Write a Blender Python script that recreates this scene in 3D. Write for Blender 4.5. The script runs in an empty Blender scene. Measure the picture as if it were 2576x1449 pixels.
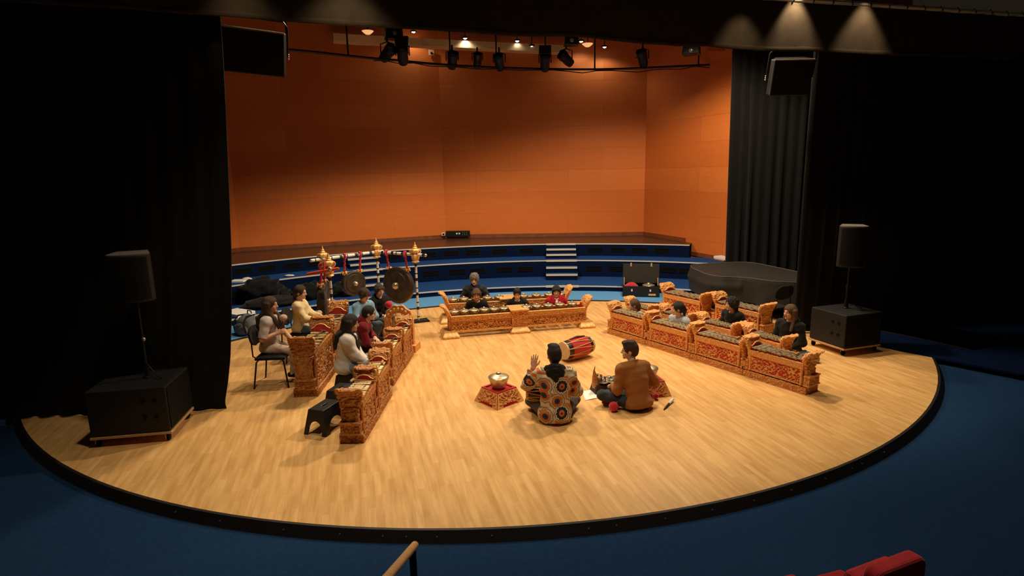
import bpy, bmesh, math, random
import numpy as np
from mathutils import Vector, Matrix, noise

SC = bpy.context.scene
COL = SC.collection
random.seed(7)
PI = math.pi
R_ = math.radians

# ------------------------------------------------------------------ camera
CAM_H, FPX, PITCH, ROLL = 3.0, 1480.0, 11.2, -1.1
_p, _r = R_(PITCH), R_(ROLL)
FW = Vector((0, math.cos(_p), -math.sin(_p)))
_up, _rt = Vector((0, math.sin(_p), math.cos(_p))), Vector((1, 0, 0))
RT = _rt * math.cos(_r) + _up * math.sin(_r)
UP = -_rt * math.sin(_r) + _up * math.cos(_r)
cd = bpy.data.cameras.new('camera')
cam = bpy.data.objects.new('camera', cd)
COL.objects.link(cam)
cam.matrix_world = Matrix(((RT.x, UP.x, -FW.x, 0), (RT.y, UP.y, -FW.y, 0), (RT.z, UP.z, -FW.z, CAM_H), (0, 0, 0, 1)))
cd.sensor_width = 36.0
cd.lens = FPX / 2576.0 * 36.0
cd.clip_end = 200
SC.camera = cam


def ray(px, py):
    return FW * FPX + RT * (px - 1288) - UP * (py - 724.5)


def G(px, py, z=0.0):
    """point of the place on the level z that the photograph shows at (px, py)"""
    d = ray(px, py)
    return Vector((0, 0, CAM_H)) + d * ((z - CAM_H) / d.z)


def GY(px, py, y):
    d = ray(px, py)
    return Vector((0, 0, CAM_H)) + d * (y / d.y)


# ------------------------------------------------------------------ world and light
w = bpy.data.worlds.new('world')
SC.world = w
w.use_nodes = True
w.node_tree.nodes['Background'].inputs[0].default_value = (1.0, 0.72, 0.45, 1)
w.node_tree.nodes['Background'].inputs[1].default_value = 0.012
SC.view_settings.view_transform = 'Standard'
SC.view_settings.look = 'None'
SC.view_settings.gamma = 1
SC.view_settings.exposure = 0.0
SC.view_settings.use_curve_mapping = False
WARM = (1.0, 0.80, 0.55)
AMBER = (1.0, 0.70, 0.40)


def spot(loc, target, energy, cone, blend, rad, col=WARM):
    l = bpy.data.lights.new('stage_spot', 'SPOT')
    l.energy, l.spot_size, l.spot_blend, l.shadow_soft_size, l.color = energy, R_(cone), blend, rad, col
    o = bpy.data.objects.new('stage_spot', l)
    COL.objects.link(o)
    o.location = loc
    o.rotation_euler = (Vector(target) - Vector(loc)).to_track_quat('-Z', 'Y').to_euler()
    return o


# house lamps high over the stage: wide cones whose edges draw the arcs of light on the timber wall
spot((2.6, 10.2, 6.6), (2.6, 11.0, 0), 1080, 141, 0.30, 0.2)
spot((-2.2, 10.0, 6.9), (-2.1, 10.6, 0), 740, 124, 0.30, 0.2)
spot((1.6, 5.6, 7.3), (1.6, 5.7, 0), 430, 74, 0.45, 0.2)
spot((3.6, 12.0, 6.3), (3.6, 13.2, 0), 520, 134, 0.35, 0.2)
spot((-1.2, 12.4, 6.3), (-1.2, 13.2, 0), 590, 116, 0.35, 0.2)
spot((-1.9, 5.0, 7.3), (-1.9, 5.1, 0), 430, 76, 0.45, 0.2)
# little lamps that graze the front of the black border
spot((4.28, 9.07, 5.56), (4.24, 9.22, 4.8), 120, 72, 0.7, 0.03, AMBER)
spot((3.45, 8.62, 5.60), (3.42, 8.76, 4.6), 55, 66, 0.7, 0.04, AMBER)
spot((5.49, 9.29, 5.62), (5.46, 9.45, 4.8), 105, 72, 0.7, 0.04, AMBER)
spot((-1.80, 7.08, 5.55), (-1.86, 7.28, 4.6), 50, 84, 0.8, 0.06, AMBER)
spot((-2.97, 6.86, 5.5), (-3.0, 7.05, 4.6), 20, 76, 0.8, 0.06, AMBER)

# ------------------------------------------------------------------ materials


def nd(nt, t, **kw):
    n = nt.nodes.new(t)
    for k, v in kw.items():
        if k in n.inputs.keys():
            n.inputs[k].default_value = v
        else:
            setattr(n, k, v)
    return n


def mat(name, c, rough=0.6, metal=0.0, var=0.0, vscale=6.0, bump=0.0, bscale=40.0, c2=None, sheen=0.0, spec=0.5, emit=0.0, stretch=None):
    m = bpy.data.materials.new(name)
    m.use_nodes = True
    nt = m.node_tree
    b = nt.nodes['Principled BSDF']
    b.inputs['Roughness'].default_value = rough
    b.inputs['Metallic'].default_value = metal
    b.inputs['Specular IOR Level'].default_value = spec
    if sheen:
        b.inputs['Sheen Weight'].default_value = sheen
        b.inputs['Sheen Roughness'].default_value = 0.5
    tc = nd(nt, 'ShaderNodeTexCoord')
    vec = tc.outputs['Object']
    if stretch:
        mp = nd(nt, 'ShaderNodeMapping')
        mp.inputs['Scale'].default_value = stretch
        nt.links.new(vec, mp.inputs[0])
        vec = mp.outputs[0]
    if c2 is None:
        k = 1 - var
        c2 = (c[0] * k, c[1] * k, c[2] * k)
    n = nd(nt, 'ShaderNodeTexNoise', Scale=vscale, Detail=4.0)
    nt.links.new(vec, n.inputs['Vector'])
    rp = nd(nt, 'ShaderNodeValToRGB')
    rp.color_ramp.elements[0].position = 0.35
    rp.color_ramp.elements[1].position = 0.65
    rp.color_ramp.elements[0].color = (*c2, 1)
    rp.color_ramp.elements[1].color = (*c, 1)
    nt.links.new(n.outputs['Fac'], rp.inputs[0])
    nt.links.new(rp.outputs[0], b.inputs['Base Color'])
    if emit:
        b.inputs['Emission Color'].default_value = (*c, 1)
        b.inputs['Emission Strength'].default_value = emit
    if bump:
        n2 = nd(nt, 'ShaderNodeTexNoise', Scale=bscale, Detail=3.0)
        nt.links.new(vec, n2.inputs['Vector'])
        bp = nd(nt, 'ShaderNodeBump', Strength=bump, Distance=0.02)
        nt.links.new(n2.outputs['Fac'], bp.inputs['Height'])
        nt.links.new(bp.outputs[0], b.inputs['Normal'])
    return m


M = {}
M['gold'] = mat('gilded carved wood', (0.95, 0.49, 0.165), 0.38, 0.0, c2=(0.76, 0.31, 0.08), vscale=42, bump=0.6, bscale=100)
M['gold_bright'] = mat('bright gilding', (1.0, 0.64, 0.26), 0.35, 0.25, c2=(0.82, 0.42, 0.13), vscale=25, bump=0.4, bscale=100)
M['gold_brown'] = mat('shaded brown gilding', (0.66, 0.30, 0.088), 0.36, 0.15, c2=(0.38, 0.135, 0.034), vscale=34, bump=0.5, bscale=80)  # shading of the left rows put into the gilding colour; also on the cymbal block
M['red_lacquer'] = mat('red lacquer', (0.66, 0.014, 0.03), 0.45, var=0.3)
M['brown_lacquer'] = mat('brown red lacquer', (0.22, 0.04, 0.012), 0.5, var=0.3)
M['red_cloth'] = mat('red velvet', (0.62, 0.008, 0.03), 0.85, var=0.25, sheen=0.3)
M['key_bronze'] = mat('dull bronze keys', (0.52, 0.42, 0.25), 0.42, 0.55, var=0.4, vscale=14)
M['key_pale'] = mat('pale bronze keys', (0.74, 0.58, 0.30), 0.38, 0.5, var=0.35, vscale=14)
M['pot_bronze'] = mat('kettle bronze', (0.62, 0.51, 0.34), 0.36, 0.7, var=0.35, vscale=12)
M['boss'] = mat('polished boss bronze', (0.72, 0.60, 0.42), 0.32, 0.75, var=0.2)
M['gong_dark'] = mat('blackened bronze', (0.075, 0.056, 0.042), 0.45, 0.35, var=0.4, vscale=9, bump=0.15, bscale=50)
M['cord'] = mat('leather cord', (0.13, 0.05, 0.02), 0.8)
M['stick'] = mat('turned wood stick', (0.55, 0.3, 0.12), 0.5, var=0.3)
M['stick_dark'] = mat('dark wood stick', (0.12, 0.045, 0.02), 0.5, var=0.3)
M['black_fabric'] = mat('black curtain cloth', (0.0075, 0.0066, 0.006), 0.95, var=0.2, spec=0.15, sheen=0.05)
M['border_cloth'] = mat('black border cloth', (0.055, 0.044, 0.032), 0.92, var=0.2, spec=0.15)
M['cover_cloth'] = mat('black piano cover', (0.019, 0.016, 0.013), 0.75, var=0.25, vscale=12)
M['black_plastic'] = mat('black plastic', (0.008, 0.0085, 0.01), 0.45, var=0.2, bump=0.1, bscale=200)
M['black_paint'] = mat('black painted wood', (0.0055, 0.005, 0.005), 0.6, var=0.2, bump=0.15, bscale=300)
M['black_metal'] = mat('black metal', (0.01, 0.01, 0.01), 0.4, 0.3)
M['grille'] = mat('black grille', (0.0035, 0.0035, 0.0035), 0.75, spec=0.15)
M['steel'] = mat('steel', (0.55, 0.53, 0.5), 0.3, 0.9)
M['white_plastic'] = mat('white plastic', (0.75, 0.72, 0.68), 0.5)
M['paper'] = mat('white paper', (0.95, 0.93, 0.88), 0.8)
M['nosing'] = mat('pale step edging', (0.62, 0.58, 0.52), 0.6)
M['stair_nosing'] = mat('beige stair edging', (0.62, 0.55, 0.46), 0.7)
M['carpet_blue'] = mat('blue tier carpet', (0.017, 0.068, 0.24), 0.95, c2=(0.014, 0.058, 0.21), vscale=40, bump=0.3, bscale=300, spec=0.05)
M['carpet_shaded'] = mat('shaded blue carpet', (0.004, 0.0115, 0.045), 0.95, c2=(0.0034, 0.010, 0.04), vscale=40, bump=0.3, bscale=300, spec=0.03)  # riser shade put into the tier carpet colour; also on the side floor
M['carpet_lit'] = mat('lit blue carpet', (0.12, 0.34, 0.68), 0.95, c2=(0.10, 0.30, 0.60), vscale=40, bump=0.3, bscale=300, spec=0.1)  # tier carpet made paler: light on the floor strip put into its colour
M['carpet_front'] = mat('dark blue hall carpet', (0.0115, 0.043, 0.120), 0.95, c2=(0.0095, 0.036, 0.10), vscale=30, bump=0.3, bscale=300, spec=0.1)
M['ceiling_blue'] = mat('dark blue ceiling', (0.035, 0.09, 0.17), 0.9)
M['cream'] = mat('cream cornice', (0.8, 0.56, 0.28), 0.7)
M['dark_floor'] = mat('dark top tier boards', (0.07, 0.032, 0.018), 0.35, c2=(0.045, 0.022, 0.014), stretch=(1, 8, 1))
M['baseboard'] = mat('brown skirting', (0.24, 0.07, 0.02), 0.5, var=0.3)
M['rubber'] = mat('black rubber edging', (0.012, 0.009, 0.008), 0.55)
M['rail_wood'] = mat('beech handrail', (0.62, 0.36, 0.17), 0.45, var=0.2, stretch=(1, 6, 6))
M['seat_red'] = mat('red seat upholstery', (0.5, 0.006, 0.02), 0.9, var=0.2, sheen=0.2)
M['white_band'] = mat('white painted band', (0.8, 0.76, 0.7), 0.4)
M['black_band'] = mat('black painted band', (0.015, 0.013, 0.012), 0.4)
M['skin'] = mat('skin', (0.82, 0.50, 0.34), 0.55, var=0.12, vscale=20)
M['skin_tan'] = mat('tanned skin', (0.66, 0.35, 0.21), 0.55, var=0.12, vscale=20)
M['lip'] = mat('lips', (0.42, 0.13, 0.10), 0.5)
M['eye'] = mat('eye', (0.03, 0.02, 0.015), 0.25)
M['eye_white'] = mat('eye white', (0.7, 0.64, 0.58), 0.3)
M['hair_black'] = mat('black hair', (0.010, 0.007, 0.006), 0.5, var=0.4, vscale=60, bump=0.6, bscale=90, stretch=(4, 4, 1))
M['hair_brown'] = mat('brown hair', (0.075, 0.032, 0.015), 0.5, var=0.45, vscale=60, bump=0.6, bscale=90, stretch=(4, 4, 1))
M['hair_light'] = mat('light brown hair', (0.17, 0.085, 0.04), 0.5, var=0.45, vscale=60, bump=0.6, bscale=90, stretch=(4, 4, 1))
M['hair_grey'] = mat('grey hair', (0.28, 0.25, 0.22), 0.6, c2=(0.10, 0.085, 0.075), vscale=60, bump=0.8, bscale=90)


def cloth(n, c, v=0.2, bs=120):
    M[n] = mat(n, c, 0.9, var=v, vscale=10, bump=0.25, bscale=bs, sheen=0.1, spec=0.2)


cloth('tee_grey', (0.55, 0.48, 0.44))
cloth('pants_beige', (0.55, 0.42, 0.34))
cloth('cream_knit', (0.85, 0.66, 0.36), 0.15, 200)
cloth('jeans', (0.10, 0.15, 0.22))
cloth('jeans_light', (0.32, 0.40, 0.48))
cloth('sky_knit', (0.25, 0.46, 0.66))
cloth('black_cotton', (0.012, 0.011, 0.011))
cloth('maroon', (0.20, 0.012, 0.015))
cloth('white_knit', (0.80, 0.75, 0.68), 0.12, 160)
cloth('navy_puffer', (0.03, 0.032, 0.045))
cloth('red_jacket', (0.62, 0.012, 0.035))
cloth('pale_shirt', (0.50, 0.52, 0.56))
cloth('rust_knit', (0.36, 0.135, 0.034), 0.12, 200)
cloth('sock_red', (0.28, 0.03, 0.02))
cloth('dark_jeans', (0.045, 0.052, 0.06))
cloth('grey_trousers', (0.09, 0.08, 0.072))
cloth('grey_pack', (0.16, 0.17, 0.19), 0.4)
cloth('black_coat', (0.006, 0.006, 0.007), 0.3, 90)
cloth('dark_bag', (0.016, 0.014, 0.013), 0.3, 90)
cloth('dark_brown', (0.05, 0.03, 0.022))


def mat_wall():
    """warm veneer boards in long courses with thin dark joints"""
    m = bpy.data.materials.new('orange timber boards')
    m.use_nodes = True
    nt = m.node_tree
    b = nt.nodes['Principled BSDF']
    b.inputs['Roughness'].default_value = 0.55
    b.inputs['Specular IOR Level'].default_value = 0.25
    uv = nd(nt, 'ShaderNodeUVMap', uv_map='UVMap')
    br = nd(nt, 'ShaderNodeTexBrick', offset=0.37, offset_frequency=2, squash_frequency=2)
    for k, v in (('Scale', 1.0), ('Mortar Size', 0.007), ('Mortar Smooth', 0.3), ('Bias', -0.25), ('Brick Width', 2.9), ('Row Height', 0.66)):
        br.inputs[k].default_value = v
    br.inputs['Color1'].default_value = (0.70, 0.185, 0.036, 1)
    br.inputs['Color2'].default_value = (0.78, 0.235, 0.05, 1)
    br.inputs['Mortar'].default_value = (0.60, 0.148, 0.027, 1)
    nt.links.new(uv.outputs[0], br.inputs['Vector'])
    mp = nd(nt, 'ShaderNodeMapping')
    mp.inputs['Scale'].default_value = (1.2, 9, 1)
    nt.links.new(uv.outputs[0], mp.inputs[0])
    n = nd(nt, 'ShaderNodeTexNoise', Scale=1.6, Detail=5.0)
    nt.links.new(mp.outputs[0], n.inputs['Vector'])
    mx = nd(nt, 'ShaderNodeMix', data_type='RGBA', blend_type='MULTIPLY')
    mx.inputs[0].default_value = 1.0
    rp = nd(nt, 'ShaderNodeValToRGB')
    rp.color_ramp.elements[0].color = (0.90, 0.87, 0.85, 1)
    rp.color_ramp.elements[1].color = (1.05, 1.06, 1.08, 1)
    nt.links.new(n.outputs['Fac'], rp.inputs[0])
    nt.links.new(br.outputs['Color'], mx.inputs[6])
    nt.links.new(rp.outputs[0], mx.inputs[7])
    nt.links.new(mx.outputs[2], b.inputs['Base Color'])
    return m


def mat_floor():
    m = bpy.data.materials.new('maple strip floor')
    m.use_nodes = True
    nt = m.node_tree
    b = nt.nodes['Principled BSDF']
    b.inputs['Roughness'].default_value = 0.36
    b.inputs['Specular IOR Level'].default_value = 0.35
    tc = nd(nt, 'ShaderNodeTexCoord')
    mp = nd(nt, 'ShaderNodeMapping')
    mp.inputs['Rotation'].default_value = (0, 0, R_(-104.7))
    nt.links.new(tc.outputs['Object'], mp.inputs[0])
    br = nd(nt, 'ShaderNodeTexBrick', offset=0.41, offset_frequency=3, squash_frequency=2)
    for k, v in (('Scale', 1.0), ('Mortar Size', 0.0009), ('Mortar Smooth', 0.2), ('Bias', 0.0), ('Brick Width', 0.48), ('Row Height', 0.068)):
        br.inputs[k].default_value = v
    br.inputs['Color1'].default_value = (0.86, 0.53, 0.215, 1)
    br.inputs['Color2'].default_value = (0.74, 0.43, 0.155, 1)
    br.inputs['Mortar'].default_value = (0.62, 0.37, 0.15, 1)
    nt.links.new(mp.outputs[0], br.inputs['Vector'])
    m2 = nd(nt, 'ShaderNodeMapping')
    m2.inputs['Scale'].default_value = (1.5, 14, 1)
    nt.links.new(mp.outputs[0], m2.inputs[0])
    n = nd(nt, 'ShaderNodeTexNoise', Scale=1.3, Detail=6.0)
    nt.links.new(m2.outputs[0], n.inputs['Vector'])
    rp = nd(nt, 'ShaderNodeValToRGB')
    rp.color_ramp.elements[0].position = 0.3
    rp.color_ramp.elements[0].color = (0.83, 0.77, 0.68, 1)
    rp.color_ramp.elements[1].position = 0.62
    rp.color_ramp.elements[1].color = (1.05, 1.06, 1.08, 1)
    nt.links.new(n.outputs['Fac'], rp.inputs[0])
    mx = nd(nt, 'ShaderNodeMix', data_type='RGBA', blend_type='MULTIPLY')
    mx.inputs[0].default_value = 1.0
    nt.links.new(br.outputs['Color'], mx.inputs[6])
    nt.links.new(rp.outputs[0], mx.inputs[7])
    nt.links.new(mx.outputs[2], b.inputs['Base Color'])
    return m


def mat_floral():
    """big printed flowers: petals round a centre, two kinds, on a pale ground"""
    m = bpy.data.materials.new('floral print cloth')
    m.use_nodes = True
    nt = m.node_tree
    L = nt.links.new
    b = nt.nodes['Principled BSDF']
    b.inputs['Roughness'].default_value = 0.8
    tc = nd(nt, 'ShaderNodeTexCoord')
    mp = nd(nt, 'ShaderNodeMapping')
    mp.inputs['Rotation'].default_value = (R_(90), 0, 0)
    L(tc.outputs['Object'], mp.inputs[0])

    def math_(op, a, c=None):
        n = nd(nt, 'ShaderNodeMath', operation=op)
        for i, q in enumerate((a, c)):
            if q is None:
                continue
            if isinstance(q, (int, float)):
                n.inputs[i].default_value = q
            else:
                L(q, n.inputs[i])
        return n.outputs[0]
    sx = nd(nt, 'ShaderNodeSeparateXYZ')
    L(mp.outputs[0], sx.inputs[0])
    cx = nd(nt, 'ShaderNodeCombineXYZ')
    L(sx.outputs[0], cx.inputs[0])
    L(sx.outputs[1], cx.inputs[1])
    S = 5.4
    vo = nd(nt, 'ShaderNodeTexVoronoi', voronoi_dimensions='2D', Scale=S, Randomness=0.55)
    L(cx.outputs[0], vo.inputs['Vector'])
    sub = nd(nt, 'ShaderNodeVectorMath', operation='SUBTRACT')
    L(cx.outputs[0], sub.inputs[0])
    L(vo.outputs['Position'], sub.inputs[1])
    s2 = nd(nt, 'ShaderNodeSeparateXYZ')
    L(sub.outputs[0], s2.inputs[0])
    ang = math_('ARCTAN2', s2.outputs[1], s2.outputs[0])
    pet = math_('ABSOLUTE', math_('SINE', math_('MULTIPLY', ang, 5.5)))
    d = math_('SUBTRACT', vo.outputs['Distance'], math_('MULTIPLY', pet, 0.055))
    sc = nd(nt, 'ShaderNodeSeparateColor')
    L(vo.outputs['Color'], sc.inputs[0])
    kind = math_('GREATER_THAN', sc.outputs[0], 0.5)

    def ramp(stops):
        r = nd(nt, 'ShaderNodeValToRGB')
        r.color_ramp.interpolation = 'CONSTANT'
        e = r.color_ramp.elements
        e[0].position, e[0].color = stops[0][0], (*stops[0][1], 1)
        e[1].position, e[1].color = stops[1][0], (*stops[1][1], 1)
        for p, c in stops[2:]:
            q = e.new(p)
            q.color = (*c, 1)
        L(d, r.inputs[0])
        return r.outputs[0]
    BK, NV, OR, CR, TN = (0.006, 0.006, 0.008), (0.012, 0.03, 0.10), (0.56, 0.15, 0.025), (0.62, 0.52, 0.38), (0.36, 0.24, 0.13)
    ra = ramp([(0, BK), (0.03, NV), (0.13, BK), (0.15, OR), (0.31, BK), (0.325, CR), (0.42, BK), (0.44, TN), (0.50, CR)])
    rb = ramp([(0, BK), (0.035, OR), (0.13, (0.42, 0.09, 0.015)), (0.16, BK), (0.33, CR), (0.40, TN), (0.44, BK), (0.46, CR), (0.53, OR)])
    mx = nd(nt, 'ShaderNodeMix', data_type='RGBA')
    L(kind, mx.inputs[0])
    L(ra, mx.inputs[6])
    L(rb, mx.inputs[7])
    L(mx.outputs[2], b.inputs['Base Color'])
    return m


M['wall'] = mat_wall()
M['floor'] = mat_floor()
M['floral'] = mat_floral()

# ------------------------------------------------------------------ mesh helpers


class MB:
    def __init__(self):
        self.v, self.f, self.uv = [], [], None

    def add(self, vs, fs):
        o = len(self.v)
        self.v += [tuple(p) for p in vs]
        self.f += [tuple(i + o for i in f) for f in fs]
        return self

    def box(self, c, s, rz=0.0, mtx=None, taper=1.0):
        hx, hy, hz = s[0] / 2, s[1] / 2, s[2] / 2
        vs = []
        for z, k in ((-hz, 1.0), (hz, taper)):
            for x, y in ((-1, -1), (1, -1), (1, 1), (-1, 1)):
                vs.append(Vector((x * hx * k, y * hy * k, z)))
        m = mtx if mtx else Matrix.Rotation(rz, 3, 'Z')
        vs = [m @ v + Vector(c) for v in vs]
        return self.add(vs, [(0, 3, 2, 1), (4, 5, 6, 7), (0, 1, 5, 4), (1, 2, 6, 5), (2, 3, 7, 6), (3, 0, 4, 7)])

    def tube(self, path, r, n=10, closed=False, caps=True):
        path = [Vector(p) for p in path]
        N = len(path)
        rr = r if isinstance(r, (list, tuple)) else [r] * N
        vs, fs = [], []
        prev = None
        for i, p in enumerate(path):
            if closed:
                t = path[(i + 1) % N] - path[i - 1]
            else:
                t = path[min(i + 1, N - 1)] - path[max(i - 1, 0)]
            t.normalize()
            if prev is None:
                a = t.cross(Vector((0, 0, 1)))
                if a.length < 0.01:
                    a = t.cross(Vector((1, 0, 0)))
            else:
                a = prev - t * prev.dot(t)
            a.normalize()
            prev = a
            b2 = t.cross(a)
            for k in range(n):
                th = 2 * PI * k / n
                vs.append(p + (a * math.cos(th) + b2 * math.sin(th)) * rr[i])
        m = N if closed else N - 1
        for i in range(m):
            j = (i + 1) % N
            for k in range(n):
                l = (k + 1) % n
                fs.append((i * n + k, i * n + l, j * n + l, j * n + k))
        if not closed and caps:
            fs.append(tuple(reversed(range(n))))
            fs.append(tuple((N - 1) * n + k for k in range(n)))
        return self.add(vs, fs)

    def lathe(self, prof, n=24, c=(0, 0, 0), mtx=None, cap=True):
        vs, fs = [], []
        m = mtx if mtx else Matrix.Identity(3)
        for r, z in prof:
            for k in range(n):
                th = 2 * PI * k / n
                vs.append(m @ Vector((r * math.cos(th), r * math.sin(th), z)) + Vector(c))
        for i in range(len(prof) - 1):
            for k in range(n):
                l = (k + 1) % n
                fs.append((i * n + k, i * n + l, (i + 1) * n + l, (i + 1) * n + k))
        if cap:
            fs.append(tuple(reversed(range(n))))
            fs.append(tuple((len(prof) - 1) * n + k for k in range(n)))
        return self.add(vs, fs)

    def prism(self, pts, z0, z1, mtx=None, c=(0, 0, 0)):
        n = len(pts)
        m = mtx if mtx else Matrix.Identity(3)
        vs = [m @ Vector((x, y, z0)) + Vector(c) for x, y in pts] + [m @ Vector((x, y, z1)) + Vector(c) for x, y in pts]
        fs = [tuple(reversed(range(n))), tuple(range(n, 2 * n))]
        fs += [(i, (i + 1) % n, n + (i + 1) % n, n + i) for i in range(n)]
        return self.add(vs, fs)

    def grid(self, fn, nu, nv, flip=False):
        vs = [fn(i / nu, j / nv) for j in range(nv + 1) for i in range(nu + 1)]
        fs = []
        for j in range(nv):
            for i in range(nu):
                a = j * (nu + 1) + i
                q = (a, a + 1, a + nu + 2, a + nu + 1)
                fs.append(tuple(reversed(q)) if flip else q)
        return self.add(vs, fs)

    def sphere(self, c, r, n=14, m=9, sq=(1, 1, 1)):
        prof = [(max(1e-4, math.sin(PI * i / m)), -math.cos(PI * i / m)) for i in range(m + 1)]
        vs, fs = [], []
        for rr, z in prof:
            for k in range(n):
                th = 2 * PI * k / n
                vs.append((c[0] + r * sq[0] * rr * math.cos(th), c[1] + r * sq[1] * rr * math.sin(th), c[2] + r * sq[2] * z))
        for i in range(m):
            for k in range(n):
                l = (k + 1) % n
                fs.append((i * n + k, i * n + l, (i + 1) * n + l, (i + 1) * n + k))
        return self.add(vs, fs)

    def build(self, name, m, parent=None, smooth=None, bevel=0.0, loc=None, seg=2):
        me = bpy.data.meshes.new(name)
        me.from_pydata(self.v, [], self.f)
        bm = bmesh.new()
        bm.from_mesh(me)
        bmesh.ops.recalc_face_normals(bm, faces=bm.faces)
        bm.to_mesh(me)
        bm.free()
        me.materials.append(m)
        if smooth is not None:
            me.polygons.foreach_set('use_smooth', [True] * len(me.polygons))
            if smooth < 180:
                me.set_sharp_from_angle(angle=R_(smooth))
        o = bpy.data.objects.new(name, me)
        COL.objects.link(o)
        if parent:
            o.parent = parent
        if loc:
            o.location = loc
        if bevel:
            md = o.modifiers.new('bevel', 'BEVEL')
            md.width, md.segments, md.limit_method, md.angle_limit = bevel, seg, 'ANGLE', R_(40)
        return o


def tag(o, label=None, cat=None, group=None, kind=None):
    if label:
        o['label'] = label
    if cat:
        o['category'] = cat
    if group:
        o['group'] = group
    if kind:
        o['kind'] = kind
    return o


def thing(name, label, cat, loc=(0, 0, 0), rz=0.0, group=None):
    o = bpy.data.objects.new(name, None)
    COL.objects.link(o)
    o.empty_display_size = 0.1
    o.location = loc
    o.rotation_euler = (0, 0, rz)
    return tag(o, label, cat, group)


def dup(o, loc, rz, label, group=None, parent=None):
    c = o.copy()
    COL.objects.link(c)
    if parent is None:
        c.location = loc
        c.rotation_euler = (0, 0, rz)
        c['label'] = label
        if group:
            c['group'] = group
    else:
        c.parent = parent
    for ch in list(o.children):
        dup(ch, None, None, None, None, c)
    return c


def struct(o, label=None, cat=None):
    o['kind'] = 'structure'
    if label:
        o['label'] = label
        o['category'] = cat
    return o


ORD = ['first', 'second', 'third', 'fourth', 'fifth', 'sixth', 'seventh', 'eighth', 'ninth', 'tenth', 'eleventh', 'twelfth']


def swirl(x, y, seed, s=9.0):
    a = noise.noise(Vector((x * s, y * s, seed)))
    b = noise.noise(Vector((x * s * 2.1 + 7, y * s * 2.1, seed + 3)))
    return math.sin(9.0 * a + 3.5 * b)


def carved_box(mb, c, s, res=0.012, amp=0.006, sc=14.0, seed=0.0, mtx=None):
    """a block whose faces carry cut foliage"""
    c = Vector(c)
    m = mtx if mtx else Matrix.Identity(3)
    for ax in range(3):
        u, v = (ax + 1) % 3, (ax + 2) % 3
        nu, nv = max(2, min(120, int(s[u] / res))), max(2, min(120, int(s[v] / res)))
        for sg in (-1, 1):
            def fn(a, b2):
                p = [0, 0, 0]
                p[u], p[v] = (a - 0.5) * s[u], (b2 - 0.5) * s[v]
                e = min(a, 1 - a) * nu, min(b2, 1 - b2) * nv
                k = min(1.0, min(e) / 1.5)
                d = amp * (swirl(p[u], p[v], seed + ax * 5 + sg, sc) - 0.2) * k
                p[ax] = sg * (s[ax] / 2 + d)
                return m @ Vector(p) + c
            mb.grid(fn, nu, nv, flip=sg < 0)
    return mb


def relief(mb, w, h, y, zc, res=0.009, depth=0.014, thr=-0.35, seed=0.0, sc=11.0, border=0.03, amp=0.006, xc=0.0):
    """pierced carving that faces -y: leaves stand proud, the gaps fall behind the backing board"""
    nu, nv = int(w / res), int(h / res)

    def fn(a, b):
        x, z = (a - 0.5) * w, (b - 0.5) * h
        e = min(w / 2 - abs(x), h / 2 - abs(z))
        q = swirl(x, z, seed, sc)
        if e < border * 0.5:
            d = amp
        elif e < border:
            d = 0.0
        elif q < thr:
            d = -depth
        else:
            d = amp * (0.4 + 0.8 * q)
        return Vector((xc + x, y - d, zc + z))
    return mb.grid(fn, nu, nv)
# ------------------------------------------------------------------ the setting
CX, CY = 0.68, 6.1                         # centre of the curved tiers
Z1, Z2, Z3 = 0.14, 0.59, 0.94
R0, R1, R2, R3 = 7.38, 8.5, 9.86, 10.72


def pol(r, a):                             # a = bearing in degrees from +y, clockwise
    return CX + r * math.sin(R_(a)), CY + r * math.cos(R_(a))


# stage floor: between the front apron arc and the tiers behind
FCX, FCY, FR = -0.49, 12.55, 7.99
pts = []
for i in range(61):
    a = R_(-84 + 168 * i / 60)
    pts.append((FCX + FR * math.sin(a), FCY - FR * math.cos(a)))
pts += [(7.4, 14.2), (-8.4, 14.2)]
struct(MB().prism(pts, -0.2, 0.0).build('floor', M['floor']), 'pale maple strip stage floor with a curved front edge', 'floor')
# black apron edging, a sloping rubber nosing that steps down to the hall carpet, with its screws
mb = MB()
sec = [(0.0, 0.004), (0.03, 0.004), (0.085, -0.09), (0.085, -0.2), (0.0, -0.2)]
na = 90
vs, fs = [], []
for i in range(na + 1):
    a = R_(-84 + 168 * i / na)
    for q, z in sec:
        vs.append((FCX + (FR + q) * math.sin(a), FCY - (FR + q) * math.cos(a), z))
for i in range(na):
    for k in range(5):
        l = (k + 1) % 5
        fs.append((i * 5 + k, i * 5 + l, (i + 1) * 5 + l, (i + 1) * 5 + k))
edge = struct(mb.add(vs, fs).build('trim_1', M['rubber'], smooth=30), 'black edging strip along the curved front of the stage', 'trim')
for px, py in ((968, 1335), (1026, 1336), (1102, 1337), (1237, 1335), (1480, 1324), (1550, 1318), (1674, 1302), (1790, 1278), (1890, 1251), (1986, 1227), (2069, 1198), (2140, 1174), (2164, 1162), (2218, 1133), (860, 1333), (720, 1322), (560, 1302), (450, 1280)):
    p = G(px, py, -0.03)
    a = math.atan2(p.x - FCX, FCY - p.y)
    s = MB().lathe([(0.009, 0), (0.008, 0.004), (0.001, 0.006)], 10, mtx=Matrix.Rotation(a, 3, 'Z') @ Matrix.Rotation(R_(58), 3, 'X'))
    s.build('screw', M['steel'], edge, loc=(FCX + (FR + 0.056) * math.sin(a), FCY - (FR + 0.056) * math.cos(a), -0.041))
pts = [(-14, -1.5), (14, -1.5), (14, 13), (-14, 13)]
struct(MB().prism(pts, -0.25, -0.09).build('floor_hall', M['carpet_front']), 'dark blue carpet of the hall in front of the stage', 'carpet')


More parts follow.
